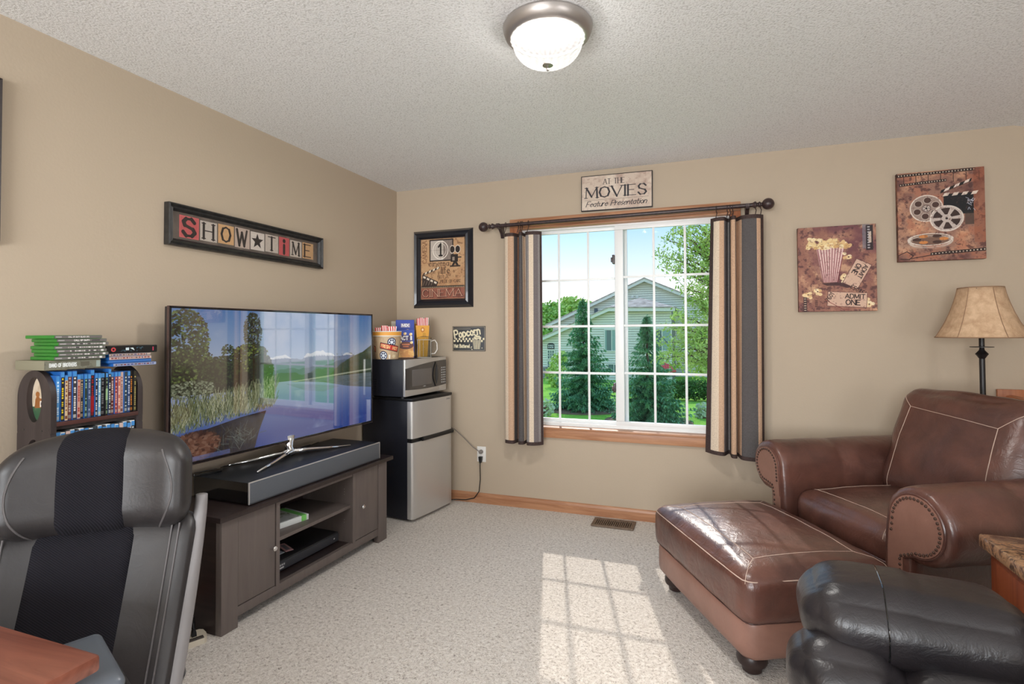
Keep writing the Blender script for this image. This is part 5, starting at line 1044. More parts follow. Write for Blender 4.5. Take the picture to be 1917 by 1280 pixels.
mb = MB(); mb.tube([(0, .02, h0+.03), (0, .02, .05), (0, .0, .022), (0, -.012, .014)], [.034, .024, .022, .016], 14); mb.build('neck', M['chrome'], tv, smooth='all')
for (x_, y_) in ((-.33, -.125), (.34, -.115), (-.33, .135), (.34, .135)):
    MB().tube([(0, 0, .028), (x_*.25, y_*.25, .024), (x_*.6, y_*.6, .013), (x_, y_, .006)], [.016, .011, .008, .005], 10).build('foot', M['chrome'], tv, smooth='all')

def game_case(nm, label, cat, loc, rz, size, body, spine, group=None, spine_art=None):
    t = thing(nm, label, cat, loc, rz, group); L, D_, Hh = size
    MB().rbox(-L/2, L/2, 0, D_, 0, Hh, min(.003, Hh*.3)).build('case', body, t, smooth=True)
    if spine_art is None: box('spine', -L/2+.001, L/2-.001, -.0006, .0004, Hh*.12, Hh*.88, spine, t)
    else: sheet('spine', (-L/2+.001, -.0008, Hh*.08), (L/2-.001, -.0008, Hh*.08), (L/2-.001, -.0008, Hh*.92), (-L/2+.001, -.0008, Hh*.92), spine_art, t)
    return t
green = plain('green_case_plastic', (44, 118, 40), .35); blue = plain('blue_case_plastic', (36, 96, 170), .3, coat=.3)
# things inside the stand
t = thing('game_case', 'white game case with a green edge on the middle shelf of the stand', 'game case', (.235, -1.55, .304), math.radians(78)); MB().rbox(-.13, .13, -.10, .095, 0, .030, .003).build('case', plain('white_case', (226, 230, 228), .3), t, smooth=True); MB().rbox(.085, .115, -.1015, .0965, -.0005+.002, .0315, .002).build('green_band', plain('bright_green', (130, 210, 110), .4), t); A = Art(300, 240, (226, 228, 222)); A.blot(4, 5, (140, 150, 120), .5, .7); A.rect(.1, .1, .6, .3, (180, 170, 120))
sheet('cover', (-.12, -.09, .0306), (.08, -.09, .0306), (.08, .085, .0306), (-.12, .085, .0306), print_mat('case_cover_art', A, .25), t)
rx_ = thing('set_top_box', 'slim black set-top box on the bottom shelf of the stand', 'set-top box', (.335, -1.405, .088), math.radians(87.5)); MB().rbox(-.235, .225, 0, .24, .004, .058, .004).build('case', plain('box_black', (34, 33, 35), .35), rx_, smooth=True)
MB().rbox(-.232, .222, -.006, .002, .010, .053, .003).build('front_panel', M['dark_grey'], rx_, smooth=True); A = Art(900, 100, (52, 52, 56)); 
for i in range(3): A.rect(.2+i*.25, .52, .38+i*.25, .78, (190, 190, 190), .8)
A.ell(8.3, .5, .12, .12, (200, 200, 200)); A.rect(.2, .15, .75, .38, (210, 210, 210), .8); sheet('front_marks', (-.225, -.0065, .014), (.218, -.0065, .014), (.218, -.0065, .050), (-.225, -.0065, .050), print_mat('box_marks', A, .3), rx_)
for i, (x_, y_, wd, dp, rz_, cc, lb) in enumerate(((-.195, .05, .045, .10, .35, (214, 216, 220), 'white game disc sleeve lying leftmost on the set-top box'), (-.135, .06, .035, .12, .5, (196, 198, 204), 'narrow grey-white card lying in the middle on the set-top box'), (-.07, .045, .042, .12, .1, (206, 160, 160), 'pink and white card lying rightmost on the set-top box'))):
    p = Matrix.Rotation(math.radians(87.5), 4, 'Z') @ Vector((x_, y_+.06, 0)); t = thing('paper_card', lb, 'card', (.335+p.x, -1.405+p.y, .1465), math.radians(87.5)+rz_-.5); MB().rbox(-wd/2, wd/2, -dp/2, dp/2, 0, .003, .001).build('card', plain('card_%d' % i, cc, .5), t); box('print', -wd/4, wd/4, -dp/3, dp/3, .003, .0034, plain('card_print_%d' % i, (120, 116, 122), .5), t)

# ---- disc rack
rk = thing('media_rack', 'dark wooden disc rack with arched sides and oval cut-outs by the wall', 'rack', (.125, -2.407, 0))
def side(y, nm):
    W2, ht = .093, 1.166; mb = MB(); th = .018
    def ring(zb, zt, arch, oc_, orx, orz, N=48):
        out = []
        for k in range(N):
            a = 2*PI*k/N; dx, dz = math.cos(a), math.sin(a); cz = oc_; 
            if arch and dz > 0:
                # meet the arched outline
                lo_, hi_ = 0, 1
                def inside(s): x, z = dx*s, cz+dz*s; return abs(x) < W2 and (z < zt-.10 or (x/W2)**2+((z-(zt-.10))/.10)**2 < 1)
                lo_, hi_ = 0, .5
                for _ in range(24): m_ = (lo_+hi_)/2; lo_, hi_ = (m_, hi_) if inside(m_) else (lo_, m_)
                s = lo_
            else: s = min(W2/max(1e-9, abs(dx)), ((zt-cz)/dz if dz > 1e-9 else 9e9), ((zb-cz)/dz if dz < -1e-9 else 9e9))
            out.append((dx*s, cz+dz*s))
        if not arch:
            pass
        inn = [(orx*math.cos(2*PI*k/N), oc_+orz*math.sin(2*PI*k/N)) for k in range(N)]; vs = []
        for yy_ in (y, y+th): vs += [(a, yy_, b) for a, b in out]+[(a, yy_, b) for a, b in inn]
        fs = []
        for k in range(N):
            j = (k+1) % N; fs += [(k, j, N+j, N+k), (2*N+k, 3*N+k, 3*N+j, 2*N+j), (N+k, N+j, 3*N+j, 3*N+k), (k, 2*N+k, 2*N+j, j)]
        mb.add(vs, fs)
    ring(.97-.012, ht, True, 1.063, .041, .080); ring(.72, .958, False, .845, .041, .078); mb.box(-W2, W2, y, y+th, 0, .72)
    for zc in (.958, .72): mb.prism([(-W2, zc-.012), (W2, zc-.012), (W2, zc+.012), (-W2, zc+.012)], y+.0005, y+th-.0005)
    return mb.build(nm, M['rackwood'], rk, smooth=True)
side(-.163, 'side_panel'); side(.143, 'side_panel')
A = Art(160, 300, (206, 190, 168)); A.blot(4, 91, (170, 150, 126), .5, .8, .8); A.rect(0, 0, .6, .33, (52, 86, 60)); A.blot(9, 92, (96, 110, 84), .5, .7, .8, (0, 0, .53, .33)); A.poly([(.10, .30), (.12, .48), (.2, .62), (.27, .52), (.40, .50), (.44, .32)], (140, 88, 46)); A.ell(.2, .60, .07, .06, (150, 96, 50)); A.rect(.28, .33, .44, .46, (222, 214, 204)); A.rect(.31, .37, .34, .43, (60, 60, 70)); A.rect(.37, .37, .40, .43, (60, 60, 70))
om = print_mat('oval_picture_art', A, .4); A = Art(160, 300, (60, 48, 44)); A.blot(5, 93, (190, 182, 176), .5, .7); om2 = print_mat('oval_picture_b_art', A, .4)
for zc, mm in ((1.063, om), (.845, om2)):
    mb = MB(); N = 40; vs = [(.043*math.cos(2*PI*k/N), -.146, zc+.082*math.sin(2*PI*k/N)) for k in range(N)]; mb.add(vs, [tuple(range(N))]); mb.build('oval_picture', mm, rk, uvs=[(.5+.5*math.cos(2*PI*k/N), .5+.5*math.sin(2*PI*k/N)) for k in range(N)], fix=False)
for z in (.06, .36, .56, .762, .977): box('shelf', -.085, .090, -.145, .143, z-.007, z+.007, M['rackwood'], rk, .002)
for z in (.785, .99): pass
box('shelf_edge', .088, .0935, -.145, .143, .970, .985, plain('mahogany_edge', (78, 46, 42), .4), rk, .001); box('shelf_edge', .070, .080, -.145, .143, .957, .970, M['rackwood'], rk)
for y_ in (-.14,):
    for x_ in (-.055, .045): MB().lathe([(.004, 0), (.0001, .001)], 10, T=T4((x_, -.163, .955), 0, PI/2)).build('screw_cap', M['black'], rk)
# discs on the shelf (spine art: one column each)
names = [('light blue', (96, 160, 216), (220, 235, 250)), ('black and yellow', (44, 42, 40), (226, 200, 44)), ('cream and tan', (206, 180, 140), (120, 60, 40)), ('maroon and grey', (116, 66, 62), (190, 182, 176)), ('white lettered charcoal', (58, 56, 60), (226, 224, 220)), ('red and cream', (196, 150, 132), (150, 40, 40)), ('charcoal and tan', (52, 54, 58), (206, 182, 150)),
 ('dark green', (48, 66, 60), (150, 190, 170)), ('slate blue', (70, 84, 112), (150, 160, 190)), ('black and red', (40, 38, 44), (176, 36, 44)), ('white lettered black', (40, 44, 50), (222, 222, 222)), ('pale blue', (120, 170, 200), (226, 226, 200)), ('wide black', (28, 30, 36), (120, 120, 124)), ('pale green patched', (36, 38, 40), (138, 170, 128)), ('white edged black', (40, 42, 46), (214, 216, 216)),
 ('brown and white', (110, 56, 50), (224, 214, 206)), ('dull red', (150, 60, 56), (214, 180, 170)), ('rust orange', (190, 112, 92), (236, 208, 190)), ('dusty pink', (206, 180, 172), (150, 90, 80)), ('dark teal', (50, 64, 72), (200, 206, 208)), ('navy and white', (44, 64, 104), (210, 216, 226)), ('orange lettered black', (30, 26, 26), (232, 140, 50)), ('olive and black', (46, 42, 34), (170, 160, 96))]
SA = Art(23*32, 256, (40, 40, 40)); rr = random.Random(9)
for i, (nm, c1, c2) in enumerate(names):
    x0_ = i*32/256; x1_ = (i+1)*32/256; SA.rect(x0_, 0, x1_, 1, c1)
    if i not in (18, 19, 21, 22): SA.rect(x0_, .90, x1_, 1, (70, 140, 205))
    y_ = .80
    while y_ > .16:
        h_ = rr.uniform(.02, .045); 
        if rr.random() < .75: SA.rect(x0_+.035, y_-h_, x1_-.03, y_, c2, .95)
        y_ -= h_+.014
    SA.rect(x0_+.02, .03, x1_-.02, .10, tuple(int(q*.8) for q in c2), .9); SA.ell((x0_+x1_)/2, .86, .03, .02, c2)
    if i == 13: SA.rect(x0_, .35, x1_, .62, (146, 178, 134))
    if i == 9: SA.rect(x0_, .1, x1_, .45, (160, 32, 40))
sp_m = print_mat('disc_spines', SA, .3, coat=.3); ordn = ['first', 'second', 'third', 'fourth', 'fifth', 'sixth', 'seventh', 'eighth', 'ninth', 'tenth', 'eleventh', 'twelfth', 'thirteenth', 'fourteenth', 'fifteenth', 'sixteenth', 'seventeenth', 'eighteenth', 'nineteenth', 'twentieth', 'twenty-first', 'twenty-second', 'twenty-third']
def disc(i, y, z, h, wd, x, lean, label, group, dz=.135, mat=blue):
    t = thing('disc_case', label, 'disc case', (x, y, z), 0, group, rot=(lean, 0, 0)); MB().rbox(-dz, 0, 0, wd, 0, h, .0018).build('case', mat, t)
    u0, u1 = (i+.04)/23, (i+.96)/23; mb = MB().quad((.0006, .0008, .002), (.0006, wd-.0008, .002), (.0006, wd-.0008, h-.003), (.0006, .0008, h-.003)); mb.build('spine', sp_m, t, uvs=[(u0, 0), (u1, 0), (u1, 1), (u0, 1)], fix=False); return t
y_ = -2.407-.144; tot = .286; ws = [1.0, 1.0, .9, 1.15, 1.15, 1.0, .95, .9, .95, 1.1, .8, .9, 1.25, .8, .9, 1.0, .9, .95, 1.0, 1.05, .9, 1.0, .95]; k_ = tot/sum(ws)*.985
for i, (nm, c1, c2) in enumerate(names):
    hh = .171 if i not in (1, 3, 4, 9, 14) else .186; wd = ws[i]*k_
    disc(i, y_, .985, .163 if hh == .171 else .176, wd-.0006, .214-(.004 if i % 3 == 0 else 0), 0, '%s spined disc case, %s from the left on the upper rack shelf' % (nm, ordn[i]), 'disc cases standing on the upper rack shelf', mat=(M['black'] if i in (12, 13, 21, 22) else blue)); y_ += wd
low = [4, 11, 18, 20, 5, 10, 2, 8, 19, 17, 6, 0, 16, 4, 18, 10, 5, 14]; y_ = -2.407-.142
for q, i in enumerate(low):
    wd = .0155; disc(i, y_, .770, .180-(.005 if q % 3 == 1 else 0), wd-.0008, .208, 0, '%s disc case, %s from the left on the lower rack shelf' % (names[i][0], ordn[q]), 'disc cases standing on the lower rack shelf', .125, M['white_plastic'] if q % 2 else M['dark_grey']); y_ += wd
# stacks lying on the rack
def pa(w_, h_, bg, fn): A = Art(w_, h_, bg); fn(A); return A
t = game_case('boxed_set', 'grey-green boxed disc set with silver lettering under the green cases', 'disc set', (.212, -2.497, 1.1675), PI/2, (.185, .16, .034), plain('grey_green_card', (128, 124, 104), .6), None, None, print_mat('boxed_set_art', pa(600, 110, (122, 122, 108), lambda A: (A.blot(3, 7, (94, 92, 80), .5, .8), A.text('BAND OF BROTHERS', .45, .28, .44, (226, 230, 230), .17, width=2.55), A.rect(3.4, .25, 4.3, .8, (96, 92, 80)), A.rect(5.0, .1, 5.4, .9, (170, 190, 190), .7))), .4))
z_ = 1.2022; ti = ['CALL OF DUTY BLACK OPS', 'CALL OF DUTY', '', '', '', '', '']
for k in range(7):
    kk = 6-k; top = kk
    def f(A, s=kk):
        A.rect(0, 0, A.asp, 1, (112, 108, 106)); A.rect(.4, .3, 2.6, .7, (200, 200, 198), .6)
        if s == 0: A.text(ti[0], 5.0, .28, .45, (236, 234, 230), .22, width=8.0)
        elif s == 1: A.text(ti[1], 6.0, .25, .5, (244, 242, 238), .25, width=5.6); A.rect(12.4, .25, 15.6, .75, (60, 58, 58), .8)
        else:
            r_ = random.Random(s); x = 4.6
            while x < 15: l_ = r_.uniform(.3, 1.0); A.rect(x, .3, x+l_, .72, r_.choice([(226, 224, 220), (60, 58, 60), (180, 176, 172)]), .85); x += l_+.25
            A.rect(16.0, .15, 17.0, .85, (230, 230, 226), .9)
    sd = (-.012 if top == 0 else .006*((k*5) % 3-1)); ang = PI/2+(.10 if top == 0 else .015*((k*7) % 3-1))
    game_case('game_case', '%s in the stack of green game cases on the rack' % ['topmost skewed green game case', 'green game case second from top', 'green game case third from top', 'middle green game case', 'green game case third from bottom', 'green game case second from bottom', 'bottom green game case'][kk], 'game case', (.222, -2.474+sd, z_), ang, (.170, .135, .0122), green, None, 'green game cases stacked on the rack', print_mat('green_spine_%d' % kk, pa(620, 34, (112, 108, 106), f), .35)); z_ += .0126
z_ = 1.1675
for k, (c_, lb, hh, dx_) in enumerate((((150, 160, 190), 'bottom blue disc case, pulled out, in the right stack', .0125, .012), ((60, 110, 176), 'plain blue disc case second from bottom in the right stack', .0125, 0), ((206, 180, 170), 'pink spined blue disc case third from bottom in the right stack', .0125, .003), ((190, 170, 160), 'brown lettered blue disc case just under the black box', .0115, .0))):
    def f(A, s=k, c=c_):
        A.rect(0, 0, A.asp, 1, c)
        if s != 1:
            r_ = random.Random(s+40); x = .6
            while x < 13: l_ = r_.uniform(.3, 1.0); A.rect(x, .25, x+l_, .75, r_.choice([(120, 50, 50), (60, 60, 110), (90, 70, 66)]), .8); x += l_+.3
    game_case('disc_case', lb, 'disc case', (.210+dx_, -2.292+.012*(k == 0), z_), PI/2+.02*(k-1), (.170, .125, hh), blue, None, 'disc cases lying in the right stack on the rack', print_mat('lying_spine_%d' % k, pa(560, 40, c_, f), .3)); z_ += hh+.0004
def f(A):
    A.ell(.75, .5, .28, .34, (196, 70, 74)); A.ell(.75, .5, .12, .16, (30, 20, 24)); A.blot(5, 22, (96, 150, 176), .55, .8, .9, (1.6, .15, 4.4, .85)); A.rect(2.2, .35, 2.6, .75, (210, 225, 230)); A.poly([(2.7, .7), (3.3, .3), (3.1, .75)], (214, 228, 232)); A.rect(5.6, .2, 5.75, .8, (190, 60, 90))
game_case('boxed_set', 'black boxed set with red and ice-blue art on top of the right stack', 'disc set', (.214, -2.285, z_), PI/2+.03, (.205, .135, .030), M['black'], None, None, print_mat('black_box_art', pa(620, 100, (16, 16, 20), f), .3))

# ---- fridge and microwave, popcorn things
fa = math.atan2(.456, .076); nrm = Vector((math.sin(fa), -math.cos(fa), 0))
fg = thing('mini_fridge', 'two-door mini fridge with steel doors and black sides in the corner', 'fridge', (.51, -.336, 0), fa)
MB().rbox(-.228, .228, .045, .46, .012, .822, .006).build('cabinet', M['black_case'], fg, smooth=True); MB().rbox(-.232, .232, .0, .465, .822, .842, .006).build('top_cap', M['black'], fg, smooth=True)
def door(nm, z0_, z1_):
    prof = [(-.231, .044), (-.231, .016), (-.226, .006), (-.214, .0)]+[(-.214+.428*i/10, -.006*math.sin(PI*i/10)) for i in range(1, 10)]+[(.214, .0), (.226, .006), (.231, .016), (.231, .044)]
    return MB().prism(prof, z0_, z1_, 'z').build(nm, M['steel'], fg, smooth=True)
d1 = door('freezer_door', .568, .820); d2 = door('fridge_door', .022, .540)
box('door_gap', -.228, .228, .01, .045, .540, .568, M['black'], fg); MB().prism([(.0, .538), (-.016, .542), (-.018, .562), (0, .570)], -.13, .228, 'x').build('handle_strip', M['black'], fg)
A = Art(160, 40, (178, 176, 172)); A.rect(.4, .35, 3.6, .65, (80, 80, 84)); sheet('badge', (.15, -.0052, .795), (.20, -.0038, .795), (.20, -.0038, .806), (.15, -.0052, .806), print_mat('fridge_badge', A, .4), fg)
for x_ in (-.18, .18):
    for y_ in (.08, .42): MB().lathe([(.016, 0), (.016, .014)], 12, c=(x_, y_, 0)).build('foot', M['black'], fg)
ma = math.atan2(.54, .045)
mw = thing('microwave', 'steel and black microwave on top of the mini fridge', 'microwave', (.467, -.350, .842), ma); HW = .262
MB().rbox(-HW, HW, .018, .345, .014, .268, .006).build('case', M['black_case'], mw, smooth=True)
mwd = MB().rbox(-HW, .165, 0, .018, .016, .267, .004).build('door', M['steel'], mw, smooth=True); MB().rbox(.1655, HW, 0, .018, .016, .267, .004).build('control_panel', M['steel'], mw, smooth=True)
dg = plain('microwave_glass', (62, 60, 60), .12, coat=.6); top = arc(0, 0, 1, 1, 0, 0, 1)
mb = MB(); up = [(-HW+.002+(2*HW-.006)*i/16, .205+.040*math.sin(PI/2*i/16)) for i in range(17)]; dn = [(-HW+.002+(2*HW-.006)*i/16, .062-.010*math.sin(PI*i/16)) for i in range(17)]
MB().prism([(a, b) for a, b in up[:14]]+[(a, b) for a, b in dn[:14]][::-1], -.0035, .001).build('dark_glass', dg, mwd); MB().prism([(a, b) for a, b in up[13:]]+[(a, b) for a, b in dn[13:]][::-1], -.0035, .001).build('keypad_panel', dg, mw)
box('window', -.185, .055, -.005, -.0035, .080, .195, plain('microwave_window', (104, 100, 98), .25), mwd, .001)
MB().prism([(.105+.030*math.sin(PI*i/12), .055+.18*i/12) for i in range(13)]+[(.105-.034*math.sin(PI*i/12), .055+.18*i/12) for i in range(11, 0, -1)], -.010, -.003).build('handle', M['gloss_black'], mwd); MB().prism([(.112+.018*math.sin(PI*i/12), .075+.14*i/12) for i in range(13)]+[(.112-.012*math.sin(PI*i/12), .075+.14*i/12) for i in range(11, 0, -1)], -.0125, -.010).build('handle_inset', M['dark_grey'], mwd)
for r in range(7):
    for c_ in range(3): box('key', .186+c_*.022, .200+c_*.022, -.0042, -.0034, .075+r*.018, .084+r*.018, plain('key_grey', (170, 170, 170), .5) if 'key_grey' not in bpy.data.materials else bpy.data.materials['key_grey'], mw)
A = Art(200, 40, (62, 60, 60)); A.text('Haier', 1.0, .2, .55, (230, 230, 230), .16, width=2.6) if False else A.rect(1.2, .3, 3.6, .62, (224, 224, 224), .9)
sheet('badge', (-.06, -.0038, .066), (-.01, -.0038, .066), (-.01, -.0038, .076), (-.06, -.0038, .076), print_mat('microwave_badge', A, .4), mw)
vt = MB()
for r in range(6):
    for c_ in range(3): vt.box(-HW-.0006, -HW+.001, .24+c_*.028, .258+c_*.028, .045+r*.016, .051+r*.016)
vt.build('vent_slots', plain('vent_dark', (8, 8, 10), .8), mw)
for x_ in (-.22, .22):
    for y_ in (.05, .31): MB().lathe([(.014, 0), (.014, .014)], 12, c=(x_, y_, 0)).build('foot', M['black'], mw)
MT = .842+.268
# popcorn bucket with striped boxes
bk_ = thing('popcorn_bucket', 'printed popcorn bucket with an orange rim on the microwave', 'bucket', (.245, -.52, MT))
A = Art(1200, 320, (206, 180, 146)); A.blot(4, 3, (178, 146, 112), .5, .8, .8)
for o_x in (0, 1.25, 2.5):
    A.ell(o_x+.75, .74, .20, .20, (24, 40, 84)); A.ell(o_x+.75, .74, .16, .16, (226, 232, 238)); A.ell(o_x+.35, .16, .20, .20, (24, 40, 84)); A.ell(o_x+.35, .16, .16, .16, (226, 232, 238))
    for cx_, cy_ in ((o_x+.75, .74), (o_x+.35, .16)):
        for k in range(6): a_ = k*PI/3; A.ell(cx_+.10*math.cos(a_), cy_+.10*math.sin(a_), .038, .038, (24, 40, 84))
    c_, s_ = math.cos(-.2), math.sin(-.2); P_ = lambda a, b: (o_x+.18+a*c_-b*s_, .48+a*s_+b*c_); A.poly([P_(0, 0), P_(.95, 0), P_(.95, .27), P_(0, .27)], (60, 30, 30)); A.poly([P_(.03, .03), P_(.92, .03), P_(.92, .24), P_(.03, .24)], (204, 60, 52)); A.text('FRESH', *P_(.06, .07), .13, (248, 214, 150), .2, rot=-.2, width=.40); A.text('HOT', *P_(.62, .07), .13, (248, 214, 150), .2, rot=-.2, width=.26)
    A.rect(o_x+.62, .02, o_x+.70, .2, (240, 234, 220)); A.ell(o_x+.9, .12, .09, .07, (226, 206, 170))
pm = print_mat('bucket_art', A, .5); N = 48; mb = MB(); vs = []; uv = []
for r, z, v_ in ((.078, 0, 0), (.0975, .158, 1)):
    for k in range(N+1): a_ = -1.9+2*PI*k/N; vs.append((r*math.cos(a_), r*math.sin(a_), z)); uv.append((k/N, v_))
mb.add(vs, [(k, k+1, N+2+k, N+1+k) for k in range(N)]); mb.build('bucket_wall', pm, bk_, smooth='all', uvs=uv, fix=False); MB().lathe([(.0001, .001), (.078, .001)], N).build('bucket_bottom', M['white_plastic'], bk_)
MB().lathe([(.0975, .158), (.100, .158), (.100, .163), (.0985, .164)], N).build('lower_rim', M['white_plastic'], bk_, smooth=True); MB().lathe([(.0985, .164), (.1005, .188), (.097, .188), (.094, .164)], N).build('orange_band', plain('orange_band', (236, 168, 74), .5), bk_, smooth=True); MB().lathe([(.1005, .188), (.102, .190), (.100, .194), (.096, .192)], N).build('upper_rim', M['white_plastic'], bk_, smooth=True)
rw = Mat('red_white_stripes').set(rough=.5); v = rw.n('ShaderNodeTexCoord'); sp_ = rw.n('ShaderNodeSeparateXYZ'); rw.l(v.outputs['UV'], sp_.inputs[0]); mt = rw.n('ShaderNodeMath'); mt.operation = 'FRACT'; rw.l(sp_.outputs['X'], mt.inputs[0]); rw.l(rw.ramp(mt.outputs[0], [(0, s2l((206, 44, 52))), (.5, s2l((240, 232, 226)))], True), rw.b.inputs['Base Color']); rw = rw.m
def striped_box(label, x, y, zb, ht, wd, tilt, rz, group=None, stripes=5, dp=.03):
    t = thing('popcorn_box', label, 'popcorn box', (x, y, zb), rz, group, rot=(tilt, 0, rz)); vs = []; uv = []; w0, w1 = wd*.42, wd*.5
    ring = lambda w_, z: [(-w_, -dp/2, z), (w_, -dp/2, z), (w_, dp/2, z), (-w_, dp/2, z)]
    faces = []; 
    for (i, j) in ((0, 1), (1, 2), (2, 3), (3, 0)):
        a, b = ring(w0, 0), ring(w1, ht); k = len(vs); vs += [a[i], a[j], b[j], b[i]]; s_ = stripes if i in (0, 2) else 1.2; uv += [(0, 0), (s_, 0), (s_, 1), (0, 1)]; faces.append((k, k+1, k+2, k+3))
    k = len(vs); vs += ring(w0, 0); uv += [(0, 0)]*4; faces.append((k, k+3, k+2, k+1)); MB().add(vs, faces).build('box_wall', rw, t, uvs=uv, fix=False)
    return t
for i, (x, y, hh, wd, rz_, tl_, nm) in enumerate(((.290, -.53, .060, .066, .75, .0, 'rightmost, widest'), (.243, -.55, .066, .042, .6, .06, 'second from right'), (.205, -.57, .052, .040, .5, .12, 'third from right, leaning'), (.19, -.525, .046, .036, .2, -.1, 'leftmost, just beside the television'))):
    striped_box('red and white striped popcorn box in the bucket, '+nm, x, y, MT+.172, hh-.005, wd, tl_, rz_, 'striped popcorn boxes in the bucket', 4 if i == 0 else 3, .014)
MB_ = None
def printed_box(nm, label, cat, x, y, z, wd, dp, ht, rz, side_m, A, aname):
    t = thing(nm, label, cat, (x, y, z), rz); MB().rbox(-wd/2, wd/2, -dp/2, dp/2, 0, ht, .004).build('carton', side_m, t, smooth=True)
    sheet('front_print', (-wd/2+.002, -dp/2-.0006, .002), (wd/2-.002, -dp/2-.0006, .002), (wd/2-.002, -dp/2-.0006, ht-.002), (-wd/2+.002, -dp/2-.0006, ht-.002), print_mat(aname, A, .35), t); return t
bluebag = plain('blue_bag', (22, 62, 160), .3)
A = Art(260, 400, (28, 66, 170)); A.rect(.02, .0, .63, .42, (206, 140, 70)); A.blot(7, 2, (238, 190, 110), .45, .65, .95, (0, 0, .65, .40)); A.ell(.33, .44, .30, .14, (92, 40, 34)); A.text('BUTTER', .16, .45, .06, (226, 150, 90), .2, width=.34) if False else A.rect(.18, .45, .48, .50, (206, 120, 70)); A.rect(.22, .38, .44, .42, (200, 110, 66)); A.rect(.06, .60, .60, .80, (60, 44, 90)); A.text('ACT II', .10, .64, .13, (250, 250, 250), .24, width=.46)
for cx_, cy_ in ((.12, .56), (.55, .54), (.3, .86), (.52, .84), (.1, .9)): A.ell(cx_, cy_, .06, .05, (244, 206, 130)); A.ell(cx_+.03, cy_+.02, .03, .03, (250, 236, 200))
printed_box('popcorn_carton', 'blue popcorn carton with white ACT II lettering on the microwave', 'carton', .290, -.350, MT, .125, .055, .205, .62, bluebag, A, 'popcorn_carton_art')
A = Art(260, 560, (26, 60, 166)); W_ = A.asp; A.rect(.12, .80, .36, .91, (150, 140, 170)); A.text('MIX', .15, .82, .075, (250, 250, 250), .22, width=.18)
for cx_, cy_ in ((.2, .70), (.3, .72), (.4, .68)): A.ell(cx_, cy_, .04, .035, (246, 206, 150))
printed_box('snack_carton', 'taller blue carton marked MIX behind the popcorn carton', 'carton', .243, -.278, MT, .135, .040, .278, .60, bluebag, A, 'snack_carton_art')
t = thing('paper_box', 'plain cream paper box standing behind the bucket', 'box', (.148, -.225, MT), .35); MB().rbox(-.045, .045, -.02, .02, 0, .270, .003).build('carton', plain('cream_card', (206, 198, 184), .7), t, smooth=True)
yb = thing('popcorn_scoop_box', 'yellow popcorn box filled with striped bags behind the glass jar', 'popcorn box', (.355, -.222, MT), .65)
MB().add([(-.036, -.03, 0), (.036, -.03, 0), (.036, .03, 0), (-.036, .03, 0), (-.050, -.04, .235), (.050, -.04, .235), (.050, .04, .250), (-.050, .04, .250)], [(0, 3, 2, 1), (0, 1, 5, 4), (1, 2, 6, 5), (2, 3, 7, 6), (3, 0, 4, 7)]).build('yellow_wall', plain('popcorn_yellow', (228, 164, 58), .5), yb); sheet('round_mark', (-.018, -.0385, .185), (.018, -.0385, .185), (.018, -.0412, .222), (-.018, -.0412, .222), print_mat('yellow_mark', pa(80, 80, (228, 164, 58), lambda A: (A.ell(.5, .5, .36, .42, (150, 60, 60), 1, ring=.08), A.ell(.5, .5, .14, .18, (236, 226, 220)))), .5), yb)
for i, x_ in enumerate((-.030, -.010, .012, .032)): striped_box('narrow striped popcorn bag in the yellow box, '+['leftmost', 'second from left', 'third from left', 'rightmost'][i], .355+x_*.8+.004, -.222+x_*.6, MT+.20, .088+.006*(i % 2), .024, .0, .65, 'striped bags in the yellow box', 2, .02)
jr = thing('glass_jar', 'clear lidded glass jar with a handle at the front right of the microwave', 'jar', (.443, -.345, MT))
MB().lathe([(.050, 0), (.053, .004), (.053, .128), (.050, .136), (.047, .136), (.049, .128), (.049, .010), (.0001, .008)], 32).build('jar_body', M['jar_glass'], jr, smooth=True); MB().lathe([(.052, .137), (.054, .140), (.046, .150), (.012, .158), (.006, .163), (.010, .170), (.006, .180), (.0001, .182)], 28).build('lid', M['jar_glass'], jr, smooth=True)
MB().tube([(.050, .012, .120), (.075, .02, .128), (.090, .024, .105), (.092, .025, .06), (.075, .02, .032), (.051, .013, .030)], .0045, 8).build('handle', plain('pale_glass_edge', (206, 200, 192), .15), jr, smooth='all')
for a_ in (0, .9, 2.2, 3.4, 4.6): MB().tube([(.0535*math.cos(a_), .0535*math.sin(a_), .006), (.0535*math.cos(a_), .0535*math.sin(a_), .13)], .0011, 5).build('glass_facet', bpy.data.materials['pale_glass_edge'], jr, smooth=True)
for z_, r_ in ((.004, .0535), (.131, .0535)): MB().tube([(r_*math.cos(2*PI*k/32), r_*math.sin(2*PI*k/32), z_) for k in range(32)], .0016, 5, closed=True).build('glass_rim', bpy.data.materials['pale_glass_edge'], jr, smooth=True)

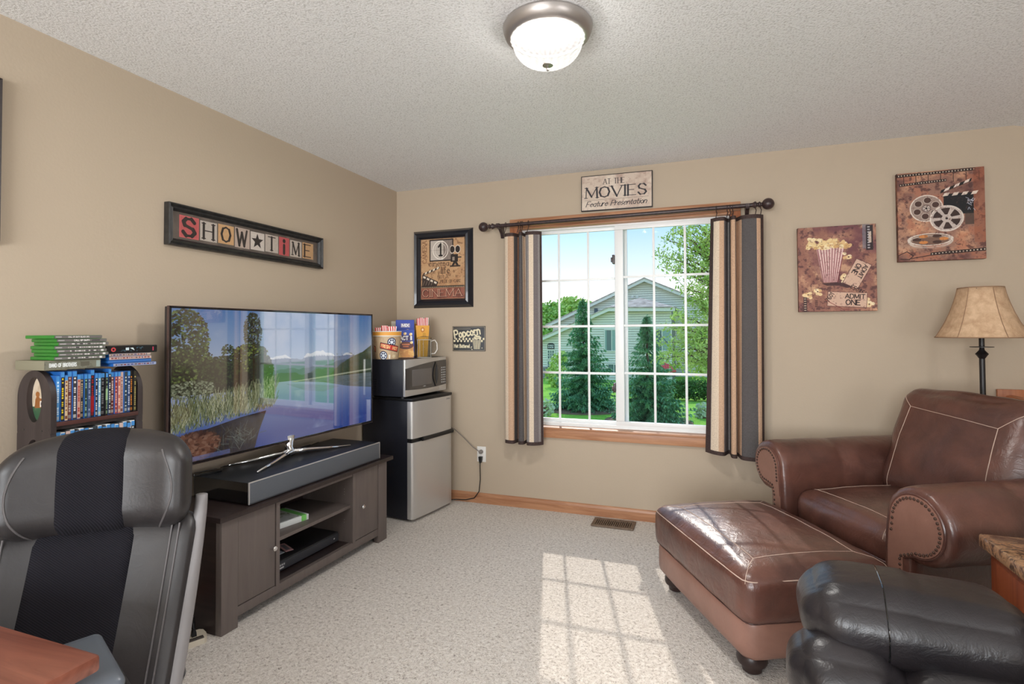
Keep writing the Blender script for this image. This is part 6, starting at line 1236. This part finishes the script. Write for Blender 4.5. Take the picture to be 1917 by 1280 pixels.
# ---- tower fan and power strip
tf = thing('tower_fan', 'grey tower fan on a round base between office chair and media stand', 'fan', (.385, -2.362, 0), math.radians(-20)); N = 40
MB().lathe([(.140, 0), (.142, .006), (.137, .014), (.120, .018), (.118, .022), (.06, .032), (.03, .045), (.001, .046)], N).build('round_base', plain('fan_base_dark', (44, 47, 54), .22, coat=.4), tf, smooth=True); MB().lathe([(.040, .03), (.030, .05), (.028, .09), (.04, .11)], 24).build('neck', M['grey_plastic'], tf, smooth=True)
MB().prism([(.068*math.cos(a), .060*math.sin(a)) for a in [2*PI*k/32 for k in range(32)]], .11, .88, 'z').build('column', plain('fan_grey', (86, 90, 98), .35), tf, smooth=True)
for k in range(9): a = math.radians(-120+k*14+3); MB().tube([(.070*math.cos(a), .062*math.sin(a), .24), (.070*math.cos(a), .062*math.sin(a), .80)], .0022, 5).build('grille_bar', M['black'], tf)
ps = thing('power_strip', 'cream power strip with black plugs on the floor beside the media stand', 'power strip', (.300, -2.128, 0), math.radians(62)); ps.scale = (.84, .84, .9)
MB().prism([(-.10, -.055), (.085, -.055), (.10, -.04), (.105, 0), (.10, .04), (.085, .055), (-.10, .055)], 0, .026, 'z').build('housing', plain('cream_plastic', (206, 196, 178), .4), ps); MB().rbox(-.07, .085, -.052, -.026, .024, .031, .004).build('switch_window', plain('smoke_plastic', (74, 68, 64), .2), ps, smooth=True)
for i, (x_, y_) in enumerate(((-.05, .0), (.0, .01), (.05, .0), (-.02, .04), (.03, .04))): MB().prism([(x_-.011, .026), (x_+.011, .026), (x_+.009, .045), (x_+.005, .058), (x_-.005, .058), (x_-.009, .045)], y_-.012, y_+.012).build('plug', M['black'], ps)
for i, (x_, y_, dx_) in enumerate(((-.05, .0, -.06), (.05, .0, .02), (.03, .04, .05))): MB().tube([(x_, y_, .055), (x_, y_+.01, .08), (x_+dx_*.5, y_+.05, .09), (x_+dx_, y_+.085, .05), (x_+dx_, y_+.09, .01)], .003, 6).build('cord', M['black'], ps, smooth=True)
tg = thing('warning_tag', 'red paper tag sticking up behind the power strip', 'tag', (.205, -2.085, 0), .9); MB().add([(0, 0, .0), (.012, 0, .0), (.012, .001, .10), (-.004, .0, .10)], [(0, 1, 2, 3)]).build('cord', M['black'], tg); MB().prism([(-.018, .095), (.016, .10), (.030, .175), (.018, .165), (-.006, .14)], -.001, .001).build('red_flag', plain('red_tag', (176, 64, 62), .6), tg)
